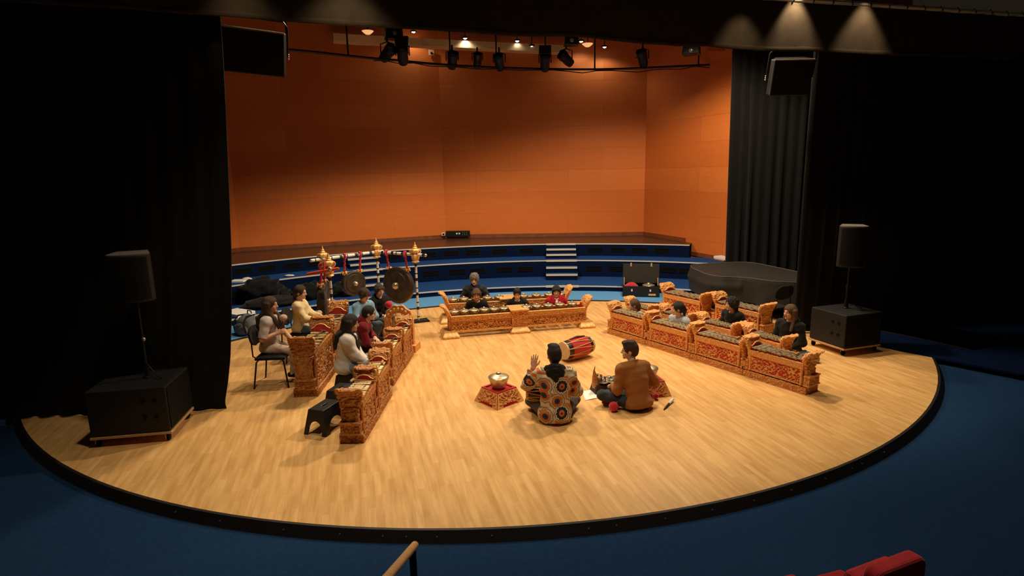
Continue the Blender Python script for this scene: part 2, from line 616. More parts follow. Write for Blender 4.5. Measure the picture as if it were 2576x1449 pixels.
def arc_slab(name, m, r0, r1, z0, z1, a0=-62, a1=62, n=70, riser=None):
    vs, fs = [], []
    for i in range(n + 1):
        a = a0 + (a1 - a0) * i / n
        for r, z in ((r0, z0), (r1, z0), (r1, z1), (r0, z1)):
            x, y = pol(r, a)
            vs.append((x, y, z))
    for i in range(n):
        for k in range(4):
            l = (k + 1) % 4
            fs.append((i * 4 + k, i * 4 + l, (i + 1) * 4 + l, (i + 1) * 4 + k))
    fs += [(0, 1, 2, 3), (n * 4 + 3, n * 4 + 2, n * 4 + 1, n * 4)]
    o = MB().add(vs, fs).build(name, m, smooth=30)
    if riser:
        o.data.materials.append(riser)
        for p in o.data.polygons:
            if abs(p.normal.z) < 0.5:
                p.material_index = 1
    return o


SHADED = M['carpet_shaded']
struct(arc_slab('floor_carpet', M['carpet_lit'], R0 + 0.05, R1 + 0.1, -0.02, 0.014, -70, 66), 'pale lit strip of blue carpet between the stage boards and the lowest tier', 'carpet')
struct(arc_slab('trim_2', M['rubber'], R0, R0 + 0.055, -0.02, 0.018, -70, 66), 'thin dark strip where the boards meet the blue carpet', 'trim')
struct(arc_slab('floor_tier_1', M['carpet_blue'], R1, R2 + 0.1, 0.0, Z1, -66, 44.5, riser=SHADED), 'lowest blue carpeted choir tier', 'tier')
struct(arc_slab('floor_tier_2', M['carpet_blue'], R2, R3 + 0.1, 0.0, Z2, -66, 28.6, riser=SHADED), 'middle blue carpeted choir tier', 'tier')
t3 = struct(arc_slab('floor_tier_3', M['carpet_blue'], R3, 14.9, 0.0, Z3 - 0.012, -66, 23, riser=SHADED), 'top choir tier with blue riser and dark boards', 'tier')
arc_slab('boards', M['dark_floor'], R3, 14.9, Z3 - 0.012, Z3, -66, 23).parent = t3
for i, (r, z, b) in enumerate(((R1, Z1, 44.5), (R2, Z2, 28.6), (R3, Z3, 23))):
    struct(arc_slab('trim_%d' % (i + 3), M['nosing'], r - 0.012, r + 0.02, z - 0.022, z + 0.006, -66, b), 'pale edging along the %s tier' % ('lowest', 'middle', 'top')[i], 'trim')
# carpet at the right side of the stage
struct(MB().prism([(5.75, 10.0), (6.02, 9.62), (6.34, 9.17), (7.3, 8.0), (14, 5), (14, 15), (5.0, 15)], -0.02, 0.014).build('floor_side', M['carpet_shaded']), 'blue carpet at the right side of the stage', 'carpet')

# timber walls (a shallow polygon)
WALL = [(-9.4, 12.6), (-7.62, 16.45), (-2.1, 18.88), (4.2, 18.62), (5.95, 14.25)]
WTOP = 7.35


def wall(name, a, b, z0, z1, u0, lab):
    a, b = Vector((*a, 0)), Vector((*b, 0))
    d = (b - a)
    L = d.length
    d.normalize()
    nrm = Vector((-d.y, d.x, 0))
    vs = [a + Vector((0, 0, z0)), b + Vector((0, 0, z0)), b + Vector((0, 0, z1)), a + Vector((0, 0, z1))]
    vs += [v + nrm * 0.15 for v in vs]
    o = MB().add(vs, [(0, 1, 2, 3), (5, 4, 7, 6), (4, 0, 3, 7), (1, 5, 6, 2), (3, 2, 6, 7), (4, 5, 1, 0)]).build(name, M['wall'])
    uv = o.data.uv_layers.new(name='UVMap')
    for lp in o.data.loops:
        p = o.data.vertices[lp.vertex_index].co
        uv.data[lp.index].uv = (u0 + (Vector((p.x, p.y, 0)) - a).dot(d), p.z - Z3 - 0.1)
    return struct(o, lab, 'wall')


wall('wall_left', WALL[0], WALL[1], 0, WTOP, 1.7, 'narrow slice of orange timber wall beside the left curtain')
wall('wall_back_left', WALL[1], WALL[2], 0, WTOP, 0.35, 'orange timber back wall, left facet')
wall('wall_back', WALL[2], WALL[3], 0, WTOP, 0.8, 'orange timber back wall, right facet')
wall('wall_right', WALL[3], WALL[4], 0, WTOP, 2.2, 'orange timber side wall next to the right curtain')


def skirting(name, a, b, z, h=0.11):
    a, b = Vector((*a, 0)), Vector((*b, 0))
    d = (b - a).normalized()
    c = (a + b) / 2 + Vector((d.y, -d.x, 0)) * 0.012
    struct(MB().box((c.x, c.y, z + h / 2), ((b - a).length, 0.025, h), rz=math.atan2(d.y, d.x)).build(name, M['baseboard']), 'brown skirting board under the timber wall', 'skirting')


skirting('baseboard_left', WALL[0], WALL[1], Z3)
skirting('baseboard_back_left', WALL[1], WALL[2], Z3)
skirting('baseboard_back', WALL[2], WALL[3], Z3)
wr = lambda t: (WALL[3][0] + (WALL[4][0] - WALL[3][0]) * t, WALL[3][1] + (WALL[4][1] - WALL[3][1]) * t)
skirting('baseboard_right', WALL[3], wr(0.44), Z3)
skirting('baseboard_right_low', wr(0.44), wr(0.70), Z2)
a = Vector((*wr(0.44), 0))
struct(MB().box((a.x - 0.02, a.y, (Z2 + Z3) / 2 + 0.05), (0.05, 0.12, Z3 - Z2 + 0.1), rz=R_(-68)).build('baseboard_right_step', M['baseboard']), 'brown skirting stepping down at the end of the top tier', 'skirting')

# ceiling, its cornice and lamps
struct(MB().box((0, 15.2, WTOP + 0.06), (20, 9.4, 0.12)).build('ceiling', M['ceiling_blue']), 'dark blue ceiling over the tiers', 'ceiling')
struct(MB().box((0, 4.2, 7.6), (20, 12.6, 0.12)).build('ceiling_hall', M['black_paint']), 'dark ceiling over the front of the stage', 'ceiling')
mb = MB()
cp = [GY(px, py, yy) for px, py, yy in ((838, 97, 17.2), (900, 101, 17.5), (980, 105, 17.85), (1060, 109.5, 18.15), (1140, 113.5, 18.3), (1220, 117.5, 18.3), (1300, 121.5, 18.25), (1430, 127, 18.15))]
zc = sum(p.z for p in cp) / len(cp)
sec = [(0, 0.13), (0.12, 0.13), (0.12, -0.07), (0.05, -0.085), (0.05, -0.105), (0, -0.12)]
vs, fs = [], []
for i, p in enumerate(cp):
    t = (cp[min(i + 1, 7)] - cp[max(i - 1, 0)])
    t.z = 0
    t.normalize()
    n = Vector((t.y, -t.x, 0))
    for q, z in sec:
        vs.append(p + n * (q - 0.06) + Vector((0, 0, z)))
for i in range(7):
    for k in range(6):
        l = (k + 1) % 6
        fs.append((i * 6 + k, i * 6 + l, i * 6 + 6 + l, i * 6 + 6 + k))
fs += [tuple(range(6)), tuple(range(47, 41, -1))]
struct(mb.add(vs, fs).build('trim_6', M['cream']), 'cream cornice high on the back wall', 'trim')

white_lamp = mat('lit cool lamp', (0.9, 0.95, 1.0), emit=14)
amber_lamp = mat('lit amber lamp', (1.0, 0.5, 0.2), emit=0.8)
PLACES = ['leftmost white downlight in the blue ceiling', 'second white downlight from the left in the ceiling', 'white downlight above the middle of the cornice', 'low white downlight just above the cornice right half', 'white downlight beside the dark hanging box', 'rightmost white downlight in the blue ceiling']
for (px, py), lab in zip(((1040, 77), (1170, 93), (1301, 100), (1338, 113), (1462, 101), (1521, 115)), PLACES):
    d = ray(px, py)
    t = min((WTOP - CAM_H) / d.z, 18.2 / d.y)
    p = Vector((0, 0, CAM_H)) + d * t
    r = thing('ceiling_lamp', lab, 'lamp', (p.x, p.y, p.z), group='small lamps in the blue ceiling')
    MB().lathe([(0.085, 0.0), (0.095, -0.03), (0.07, -0.045), (0.06, -0.03)], 16).build('ring', M['black_metal'], r, smooth=40)
    MB().lathe([(0.001, -0.065), (0.035, -0.055), (0.055, -0.034), (0.055, 0.0)], 16, cap=False).build('bulb', white_lamp, r, smooth=60)
    ll = bpy.data.lights.new('downlight', 'SPOT')
    ll.energy, ll.spot_size, ll.spot_blend, ll.shadow_soft_size, ll.color = 14, R_(150), 0.5, 0.05, (1.0, 0.95, 0.85)
    lo_ = bpy.data.objects.new('downlight', ll)
    COL.objects.link(lo_)
    lo_.location = (p.x, p.y, p.z - 0.10)
    if p.z < WTOP - 0.05:
        MB().tube([(0, 0, 0), (0, 0, WTOP - p.z)], 0.012, 8).build('stem', M['black_metal'], r)
for (px, py), lab in zip(((925, 78), (1478, 110)), ('amber dish lamp left of the first white downlight', 'amber dish lamp on the ceiling beside the dark hanging box')):
    d = ray(px, py)
    t = min((WTOP - CAM_H) / d.z, (17.0 if px < 1000 else 18.0) / d.y)
    p = Vector((0, 0, CAM_H)) + d * t
    r = thing('dish_lamp', lab, 'lamp', p)
    MB().lathe([(0.001, -0.09), (0.06, -0.085), (0.11, -0.05), (0.16, 0.0), (0.15, 0.0), (0.001, -0.02)], 20, cap=False).build('bowl', amber_lamp, r, smooth=60)
    MB().tube([(0, 0, -0.02), (0, 0, max(0.03, WTOP - p.z))], 0.015, 8).build('stem', M['black_metal'], r)

# stairs in the tiers


def stair(name, px0, px1, py, lab):
    p0, p1 = G(px0, py, Z2), G(px1, py, Z2)
    a0, a1 = (math.degrees(math.atan2(p.x - CX, p.y - CY)) for p in (p0, p1))
    st = thing(name, lab, 'stair')
    struct(st)
    k = 0
    for (ra, za, zb) in ((R2, Z1, Z2), (R3, Z2, Z3)):
        dz = (zb - za) / 3
        for q in (1, 2):
            ri = ra - 0.27 * (3 - q)
            am = (a0 + a1) / 2
            hw = (a1 - a0) / 2 * R2 / ri
            o = arc_slab('step', M['carpet_blue'], ri, ra + 0.02, za, za + dz * q, am - hw, am + hw, 4, riser=SHADED)
            o.parent = st
            o = arc_slab('edging', M['stair_nosing'], ri - 0.015, ri + 0.045, za + dz * q - 0.035, za + dz * q + 0.008, am - hw, am + hw, 4)
            o.parent = st
    for ra, z in ((R1, Z1), (R2, Z2), (R3, Z3)):
        am, hw = (a0 + a1) / 2, (a1 - a0) / 2 * R2 / ra
        o = arc_slab('edging', M['stair_nosing'], ra - 0.017, ra + 0.05, z - 0.035, z + 0.009, am - hw, am + hw, 4)
        o.parent = st


stair('stairs', 1374, 1451, 655, 'blue carpeted steps with beige edges right of the centre of the tiers')
stair('stairs', 882, 968, 679, 'blue carpeted steps with beige edges behind the hanging gongs')

# air grilles in the risers
up = [(614, 682), (676, 675), (742, 669), (800, 664), (995, 648), (1080, 641), (1138, 639), (1192, 637), (1259, 635), (1326, 633), (1496, 632), (1553, 632), (1607, 632), (1662, 633)]
low = [(1089, 692), (1154, 688), (1204, 685), (1271, 683), (1324, 681), (1494, 679), (1550, 679), (1679, 683), (1726, 684), (612, 741), (905, 706)]


def grille(px, py, rad, zm, lab, grp):
    p = G(px, py, zm)
    a = math.degrees(math.atan2(p.x - CX, p.y - CY))
    x, y = pol(rad, a)
    r = thing('air_grille', lab, 'grille', (x, y, zm), R_(-a), grp)
    f = MB()
    W, H = 0.42, 0.115
    for c, s in (((0, 0, H / 2), (W, 0.02, 0.012)), ((0, 0, -H / 2), (W, 0.02, 0.012)), ((-W / 2, 0, 0), (0.012, 0.02, H)), ((W / 2, 0, 0), (0.012, 0.02, H))):
        f.box((c[0], c[1] - 0.008, c[2]), s)
    f.build('frame', M['black_metal'], r)
    b = MB().box((0, -0.002, 0), (W, 0.006, H))
    for k in range(5):
        b.box((0, -0.008, -H / 2 + 0.02 + k * 0.02), (W - 0.02, 0.012, 0.007), mtx=Matrix.Rotation(R_(35), 3, 'X'))
    b.build('slats', M['grille'], r)


for i, (px, py) in enumerate(sorted(up)):
    grille(px, py, R3, 0.77, 'black air grille in the top riser, %s from the left' % (ORD + ['thirteenth', 'fourteenth'])[i], 'air grilles in the top riser')
for i, (px, py) in enumerate(sorted(low)):
    grille(px, py, R2, 0.37, 'black air grille in the middle riser, %s from the left' % ORD[i], 'air grilles in the middle riser')

# ------------------------------------------------------------------ curtains, border


def drape(name, m, edge_pts, folds, amp, lab, cat='curtain', thick=0.02, grp=None, zs=None, parent=None, res=260, pleat=0.0):
    """edge_pts: list of (bottom point, top point) down the run of the cloth; folds add depth"""
    nz = 36
    N = len(edge_pts) - 1

    def fn(u, v):
        s = u * N
        i = min(int(s), N - 1)
        f = s - i
        b = edge_pts[i][0].lerp(edge_pts[i + 1][0], f)
        t = edge_pts[i][1].lerp(edge_pts[i + 1][1], f)
        p = b.lerp(t, v)
        d = (edge_pts[i + 1][0] - edge_pts[i][0])
        d.z = 0
        d.normalize()
        n = Vector((d.y, -d.x, 0))
        ph = u * folds * 2 * PI + 1.6 * noise.noise(Vector((u * 5, v * 1.2, 1.3)))
        k = amp * (0.75 + 0.5 * noise.noise(Vector((u * folds * 0.7, v * 1.5, 9))))
        return p + n * (k * math.sin(ph) * (1 - 0.35 * v)) + d * (0.3 * k * math.cos(ph * 1.0 + v * 2))
    o = MB().grid(fn, res, nz).build(name, m, parent, smooth=180)
    md = o.modifiers.new('solid', 'SOLIDIFY')
    md.thickness = thick
    if lab:
        tag(o, lab, cat, grp)
    return o


# left leg: the free edge leans as in the place
ed = [(583, 640, 7.3), (556, 45, 7.4)]
# follow the outline of the hanging edge
eb, et = G(568, 1031, 0.01), GY(553, 10, 7.42)
lo = MB()
edge_px = [(571, 1033), (566, 1012), (574, 960), (580, 900), (583, 800), (583, 640), (577, 480), (570, 300), (562, 140), (555, 40), (551, -20)]
ez = []
for px, py in edge_px:
    p = GY(px, py, 7.33)
    ez.append((max(p.z, 0.008), p.x))
ez.sort()


def edge_x(z):
    for (z0, x0), (z1, x1) in zip(ez, ez[1:]):
        if z <= z1:
            f = (z - z0) / (z1 - z0)
            return x0 + (x1 - x0) * max(0, f)
    return ez[-1][1]


ZT = 5.75


def leg_left(u, v):
    z = 0.008 + (ZT - 0.008) * v ** 1.5
    x1 = edge_x(z)
    x = -13 + (x1 + 13) * (1 - (1 - u) ** 1.3)
    y = 7.33 + (x - x1) * 0.06
    q = (1 - (1 - u) ** 1.3)
    ph = q * 34 * 2 * PI + 1.8 * noise.noise(Vector((u * 5, v * 1.2, 1.3)))
    k = 0.04 * (0.8 + 0.6 * noise.noise(Vector((u * 9, v * 1.5, 9)))) * min(1, (1 - u) * 18)
    sag = 0.05 * math.exp(-z * 9) * min(1, (1 - u) * 14)
    return Vector((x, y + k * math.sin(ph) - sag, z))


o = MB().grid(leg_left, 300, 44).build('stage_curtain', M['black_fabric'], smooth=180)
o.modifiers.new('solid', 'SOLIDIFY').thickness = 0.018
tag(o, 'tall black side curtain at the left, its free edge bunched on the boards', 'curtain')

# right front leg
e0b, e1b = Vector((5.09, 10.35, 0.02)), Vector((13.0, 12.9, 0.02))
e0t, e1t = Vector((5.11, 10.35, 5.7)), Vector((13.0, 12.9, 5.7))
o = drape('stage_curtain', M['black_fabric'], [(e0b, e0t), (e1b, e1t)], 26, 0.05, 'black side curtain at the far right, in front of the covered piano')
# right rear leg, behind the piano
q0b, q0t = GY(1826, 672, 14.3), GY(1843, 150, 14.3)
q0b.z = 0.02
o = drape('stage_curtain', M['black_fabric'], [(Vector((q0b.x - 0.02, 14.3, 0.02)), Vector((q0t.x, 14.3, 5.72))), (Vector((8.6, 14.0, 0.02)), Vector((8.6, 14.0, 5.72)))], 15, 0.09, 'black pleated curtain hanging behind the covered piano against the timber wall')
rk = thing('curtain_rail', 'black curtain rail over the rear right curtain', 'rail', (0, 0, 0))
MB().tube([(q0t.x - 0.08, 14.3, 5.78), (8.6, 14.0, 5.78)], 0.035, 10).build('pipe', M['black_metal'], rk)
for k in range(7):
    x = q0t.x + 0.1 + k * 0.3
    MB().tube([(x, 14.29 - k * 0.02, 5.68), (x + 0.02, 14.29 - k * 0.02, 5.84)], 0.02, 8).build('clamp', M['black_metal'], rk)

# border across the front
BZ = 4.75
bx = [(60, 8), (320, 22), (450, 33), (560, 40), (714, 53), (800, 59), (896, 65), (1030, 73), (1180, 82), (1288, 90), (1360, 91), (1430, 91), (1490, 95), (1614, 109), (1700, 115), (1780, 116), (1840, 123), (1930, 128), (2048, 128), (2140, 134), (2256, 139), (2560, 150)]
bp = [G(px, py, BZ) for px, py in bx]
# keep the cloth on one straight pipe and let the hem take the sag
pa, pb = Vector((bp[0].x, bp[0].y, 0)), Vector((bp[-1].x, bp[-1].y, 0))
PIPE_A, PIPE_B = Vector((-5.6, 6.55, 0)), Vector((8.2, 10.35, 0))
dirp = (PIPE_B - PIPE_A).normalized()
nrmp = Vector((dirp.y, -dirp.x, 0))


def on_pipe(px, py):
    d = ray(px, py)
    o3 = Vector((0, 0, CAM_H))
    t = (PIPE_A - o3).dot(nrmp) / d.dot(nrmp)
    return o3 + d * t


hem = [on_pipe(px, py) for px, py in bx]
sv = [(h - PIPE_A).dot(dirp) for h in hem]
top_pt = on_pipe(2100, 13)
TOPZ = top_pt.z


def hem_z(s):
    if s <= sv[0]:
        return hem[0].z
    for i in range(len(sv) - 1):
        if s <= sv[i + 1]:
            f = (s - sv[i]) / (sv[i + 1] - sv[i])
            return hem[i].z + (hem[i + 1].z - hem[i].z) * f
    return hem[-1].z


SMIN, SMAX = min(sv) - 1.0, max(sv) + 1.2


def border(u, v):
    s = SMIN + (SMAX - SMIN) * u
    z0 = hem_z(s)
    z = z0 + (TOPZ - z0) * v
    d = 0.03 * noise.noise(Vector((s * 1.3, z * 0.8, 4))) + 0.012 * noise.noise(Vector((s * 4, z * 2, 8)))
    # slanting creases near the right end
    for s0 in (0.86, 0.875, 0.9):
        q = (u - s0) - 0.018 * (v - 0.5)
        d += 0.03 * math.exp(-(q / 0.004) ** 2) * v
    p = PIPE_A + dirp * s + nrmp * d
    return Vector((p.x, p.y, z))


o = MB().grid(border, 320, 24).build('border_curtain', M['border_cloth'], smooth=180)
o.modifiers.new('solid', 'SOLIDIFY').thickness = 0.015
tag(o, 'long black border cloth hanging across the top of the stage opening', 'curtain')


def hemf(u, v):
    p = border(u, 0.0 + 0.001)
    return p + nrmp * (0.012 + 0.008 * math.sin(v * PI)) + Vector((0, 0, -0.008 + 0.075 * v))


ho = MB().grid(hemf, 320, 4).build('hem', M['border_cloth'], o, smooth=180)
bar = thing('border_pipe', 'bright steel pipe carrying the black border cloth at upper right', 'pipe')
a, b = PIPE_A + dirp * SMIN, PIPE_A + dirp * SMAX
MB().tube([(a.x, a.y, TOPZ + 0.04), (b.x, b.y, TOPZ + 0.04)], 0.035, 12).build('tube', mat('pale steel pipe', (0.8, 0.78, 0.72), 0.5, 0.1), bar, smooth=60)
for k in range(26):
    p = PIPE_A + dirp * (SMAX - 0.35 * k - 0.2)
    MB().tube([(p.x, p.y, TOPZ - 0.03), (p.x + nrmp.x * 0.05, p.y + nrmp.y * 0.05, TOPZ + 0.02), (p.x, p.y, TOPZ + 0.09)], 0.008, 6).build('tie', M['black_metal'], bar)
# what shows above the border at upper right: blue ceiling edge and red brown wall beyond
struct(MB().box((7.5, 15.6, 6.7), (5.0, 0.12, 1.7)).build('wall_side_upper', M['wall']), 'dark red upper side wall above the right curtain', 'wall')

# ------------------------------------------------------------------ truss pipe with lanterns
PZ = 5.6
ppx = [(712, 124), (790, 131), (870, 140), (940, 147), (1000, 152), (1080, 160), (1150, 165), (1250, 170), (1350, 173), (1430, 174.5), (1500, 174.5), (1570, 173), (1640, 170), (1710, 166.5), (1785, 163)]
pp = [G(px, py, PZ) for px, py in ppx]
tr = thing('lighting_pipe', 'curved black lighting pipe on drop rods in front of the back wall', 'pipe')
MB().tube(pp, 0.028, 10).build('pipe', M['black_metal'], tr, smooth=60)
for px in (724, 876, 1012, 1133, 1249, 1372, 1496, 1757):
    # rods rise to the ceiling
    for (p0, q0), (p1, q1) in zip(zip(ppx, pp), list(zip(ppx, pp))[1:]):
        if p0[0] <= px <= p1[0]:
            f = (px - p0[0]) / (p1[0] - p0[0])
            q = q0.lerp(q1, f)
    MB().tube([q, (q.x, q.y, WTOP - 0.03)], 0.02, 8).build('drop_rod', M['black_metal'], tr)
cb = []
for i, q in enumerate(pp[3:]):
    cb.append((q.x, q.y - 0.03, q.z - 0.035 - 0.05 * random.random()))
    if i + 4 < len(pp):
        n2 = pp[i + 4]
        cb.append(((q.x + n2.x) / 2, (q.y + n2.y) / 2 - 0.03, q.z - 0.02 - 0.09 * random.random()))
MB().tube(cb, 0.012, 6).build('cable', M['black_metal'], tr, smooth=60)
lens = mat('unlit lens', (0.35, 0.33, 0.3), 0.15, 0.2)


def lantern(px, py, down, yaw, size, box, lab):
    best = min(range(len(ppx)), key=lambda i: abs(ppx[i][0] - px))
    yy = pp[best].y - 0.02
    p = GY(px, py, yy)
    r = thing('stage_lantern', lab, 'lantern', p, group='lanterns on the curved pipe')
    m = Matrix.Rotation(R_(yaw), 3, 'Z') @ Matrix.Rotation(R_(-down), 3, 'X')   # barrel along local y, forwards = -y
    f = Matrix.Rotation(R_(90), 3, 'X')
    s = size
    MB().lathe([(0.05 * s, -0.19 * s), (0.085 * s, -0.17 * s), (0.1 * s, -0.08 * s), (0.1 * s, 0.06 * s), (0.112 * s, 0.07 * s), (0.112 * s, 0.16 * s), (0.095 * s, 0.16 * s), (0.09 * s, 0.1 * s), (0.001, 0.1 * s)], 20, mtx=m @ f, cap=False).build('barrel', M['black_metal'], r, smooth=40)
    MB().lathe([(0.001, 0.125 * s), (0.05 * s, 0.12 * s), (0.088 * s, 0.105 * s)], 20, mtx=m @ f, cap=False).build('lens', lens, r, smooth=60)
    MB().tube([(-0.125 * s, 0, 0), (-0.125 * s, 0.0, 0.16 * s), (0, 0, 0.2 * s), (0.125 * s, 0, 0.16 * s), (0.125 * s, 0, 0)], 0.012 * s, 8).build('yoke', M['black_metal'], r)
    if box:
        MB().box((0, 0.02, 0.25 * s), (0.25 * s, 0.16 * s, 0.17 * s)).build('dimmer_box', M['black_metal'], r, bevel=0.01)
    MB().tube([(0, 0, 0.19 * s), (0, 0, 0.3 * s)], 0.02 * s, 8).build('clamp', M['black_metal'], r)


lantern(975, 134, 30, 50, 1.25, False, 'leftmost black lantern, turned sideways with no lens seen')
lantern(1013, 140, 40, 8, 1.25, True, 'black lantern with a box above it, second from the left')
lantern(1138, 152, 45, 12, 1.2, False, 'black lantern with pale round lens below the first thin drop rod')
lantern(1201, 152, 60, 10, 1.05, False, 'small dark lantern between two brighter lensed ones')
lantern(1256, 157, 45, -12, 1.2, False, 'black lantern with pale lens left of the gap before the boxed lantern')
lantern(1371, 158, 45, 0, 1.25, True, 'black lantern with box and bright ribbed lens under the end of the cornice')
lantern(1424, 148, 30, -50, 1.25, False, 'black lantern turned away, right of the boxed ribbed lens one')
lantern(1616, 147, 50, -30, 1.25, False, 'rightmost black lantern, alone near the corner of the walls')


def hang_box(px, py, y, s, lab, rz):
    p = GY(px, py, y)
    r = thing('hanging_projector', lab, 'projector', p, rz)
    MB().box((0, 0, 0), s, taper=0.9).build('body', M['black_metal'], r, bevel=0.02)
    MB().tube([(0, 0, s[2] / 2), (0, 0, s[2] / 2 + 0.5)], 0.02, 8).build('hanger', M['black_metal'], r)
    MB().lathe([(0.001, 0.02), (0.04, 0.015), (0.05, 0)], 14, c=(0, -s[1] / 2, -0.03), mtx=Matrix.Rotation(R_(90), 3, 'X'), cap=False).build('lens', lens, r)


hang_box(1437, 101, 15.5, (0.36, 0.3, 0.26), 'square dark box hanging at the right of the blue ceiling', 0)
hang_box(990, 83, 15.0, (0.42, 0.3, 0.3), 'dark angular box hanging under the border at the left', R_(20))
hang_box(1740, 126, 14.6, (0.4, 0.3, 0.22), 'dark tilted box hanging under the border near the right curtain', R_(-25))

# things on the back wall
p = GY(1152, 588, 18.68)
r = thing('connection_box', 'black connection panel with two white sockets at the foot of the back wall', 'panel', (p.x, 18.68, p.z), R_(-2.4))
MB().box((0, 0, 0), (0.76, 0.1, 0.19)).build('case', M['black_metal'], r, bevel=0.008)
for dx in (-0.03, 0.05):
    s = MB().lathe([(0.001, 0.012), (0.026, 0.01), (0.03, 0.0)], 14, mtx=Matrix.Rotation(R_(90), 3, 'X'), cap=False).build('socket', M['white_plastic'], r, loc=(dx, -0.05, 0.01))
for k in range(6):
    MB().lathe([(0.001, 0.01), (0.012, 0.008), (0.014, 0)], 10, mtx=Matrix.Rotation(R_(90), 3, 'X'), cap=False).build('jack', M['steel'], r, loc=(0.16 + 0.06 * (k % 3), -0.05, 0.04 - 0.06 * (k // 3)))
p = GY(1115, 589, 18.72)
r = thing('wall_socket', 'small pale wall socket left of the black connection panel', 'socket', (p.x, 18.7, p.z), R_(20))
MB().box((0, 0, 0), (0.1, 0.03, 0.1)).build('plate', M['white_plastic'], r, bevel=0.006)
MB().lathe([(0.03, 0.0), (0.03, 0.02), (0.02, 0.01), (0.001, 0.01)], 14, c=(0, -0.015, 0), mtx=Matrix.Rotation(R_(90), 3, 'X'), cap=False).build('outlet', M['grille'], r)
p = GY(1083, 129, 18.5)
r = thing('wall_sensor', 'small cream sensor box under the cornice', 'sensor', (p.x, 18.70, p.z), R_(18))
MB().box((0, 0, 0), (0.16, 0.06, 0.16)).build('plate', M['cream'], r, bevel=0.008)
MB().sphere((0, -0.03, -0.02), 0.035).build('dome', M['grille'], r, smooth=180)
p = GY(1812, 652, 14.75)
r = thing('wall_shelf', 'small white shelf on the timber wall at the edge of the rear right curtain', 'shelf', (p.x + 0.08, 14.75, p.z), R_(-68))
MB().box((0, -0.0, 0.03), (0.45, 0.25, 0.07)).build('board', M['white_plastic'], r, bevel=0.01)
MB().box((0.1, 0.03, -0.05), (0.05, 0.16, 0.1), taper=1.0).build('bracket', M['baseboard'], r)
# ------------------------------------------------------------------ the metallophones


def end_board(sg, h, wy, x0, mtl, seed, parent):
    """upright carved board that curls outward into a scroll at its head"""
    ctl = [(-.005, .07, .040, .80), (0, .20, .040, .70), (0, .42, .036, .66), (-.006, .56, .034, .68), (-.012, .68, .034, .84), (-.006, .80, .034, 1.02), (.012, .89, .032, 1.08), (.042, .955, .027, 1.06), (.078, .99, .021, .98), (.112, 1.0, .013, .80), (.128, .995, .004, .55)]
    n, ring = 84, 52
    P = []
    for i in range(n + 1):
        s = i / n * (len(ctl) - 1)
        k = min(int(s), len(ctl) - 2)
        f = s - k
        f = f * f * (3 - 2 * f) * 0.5 + f * 0.5
        P.append([ctl[k][q] + (ctl[k + 1][q] - ctl[k][q]) * f for q in range(4)])
    vs, fs = [], []
    for i, (ox, fz, th, fw) in enumerate(P):
        a, b = P[max(i - 1, 0)], P[min(i + 1, n)]
        t = Vector((b[0] - a[0], 0, (b[1] - a[1]) * h)).normalized()
        nn = Vector((t.z, 0, -t.x))
        for k in range(ring):
            an = 2 * PI * k / ring
            c, s = math.cos(an), math.sin(an)
            e = 0.45
            u = math.copysign(abs(c) ** e, c)
            v = math.copysign(abs(s) ** e, s)
            hw = wy / 2 * fw * (1 + 0.03 * math.sin(i * 1.3))
            y = u * hw
            d = 0.0095 * (swirl(y + 3 * (v > 0), fz * h, seed, 19) - 0.1)
            d = d * (1 if i < n - 4 else 0.3)
            p = Vector((ox, y, fz * h)) + nn * (v * (th + d)) + Vector((0, u * 0.4 * d, 0))
            vs.append((sg * p.x + x0, p.y, p.z))
    for i in range(n):
        for k in range(ring):
            l = (k + 1) % ring
            fs.append((i * ring + k, i * ring + l, (i + 1) * ring + l, (i + 1) * ring + k))
    fs += [tuple(range(ring)), tuple(range((n + 1) * ring - 1, n * ring - 1, -1))]
    o = MB().add(vs, fs).build('end_board', mtl, parent, smooth=50)
    # red heart under the scroll, on the side of the keys
    e = h * 0.165
    pr = [(-wy * .40, 0.0), (wy * .40, 0.0), (wy * .42, e * .5), (wy * .3, e * .62), (wy * .18, e * .92), (0, e), (-wy * .18, e * .92), (-wy * .3, e * .62), (-wy * .42, e * .5)]
    m = Matrix(((0, 0, 1), (1, 0, 0), (0, 1, 0)))
    z = h * 0.74
    MB().prism(pr, x0 - sg * .05, x0 - sg * .025, mtx=m, c=(0, 0, z)).build('crest_panel', M['red_lacquer'], parent)
    tb = [(x0 - sg * .053, q[0], z + q[1]) for q in pr[2:]]
    MB().tube(tb, 0.009, 6).build('crest_moulding', M['gold_bright'], parent, smooth=60)
    # two curls of foliage on the scroll's inner face
    lf = MB()
    for sy in (-1, 1):
        for q, (yy, zz, rr, a0) in enumerate(((.40, .955, .036, 2.6), (.24, .985, .030, 0.6), (.10, .95, .034, 3.4), (.30, .915, .026, 5.0))):
            cu = []
            for k in range(14):
                an = a0 + sy * k / 13 * 1.5 * PI
                r = rr * (1 - k / 18)
                ox = -0.012 + max(0, (zz - .9)) * 0.55
                cu.append((x0 + sg * (ox - .014), sy * wy * yy + r * math.cos(an), h * zz - 0.012 + r * math.sin(an) * 0.7))
            lf.tube(cu, [0.010 * (1 - k / 18) for k in range(14)], 6)
    lf.build('foliage', M['gold_bright'], parent, smooth=60)
    return o


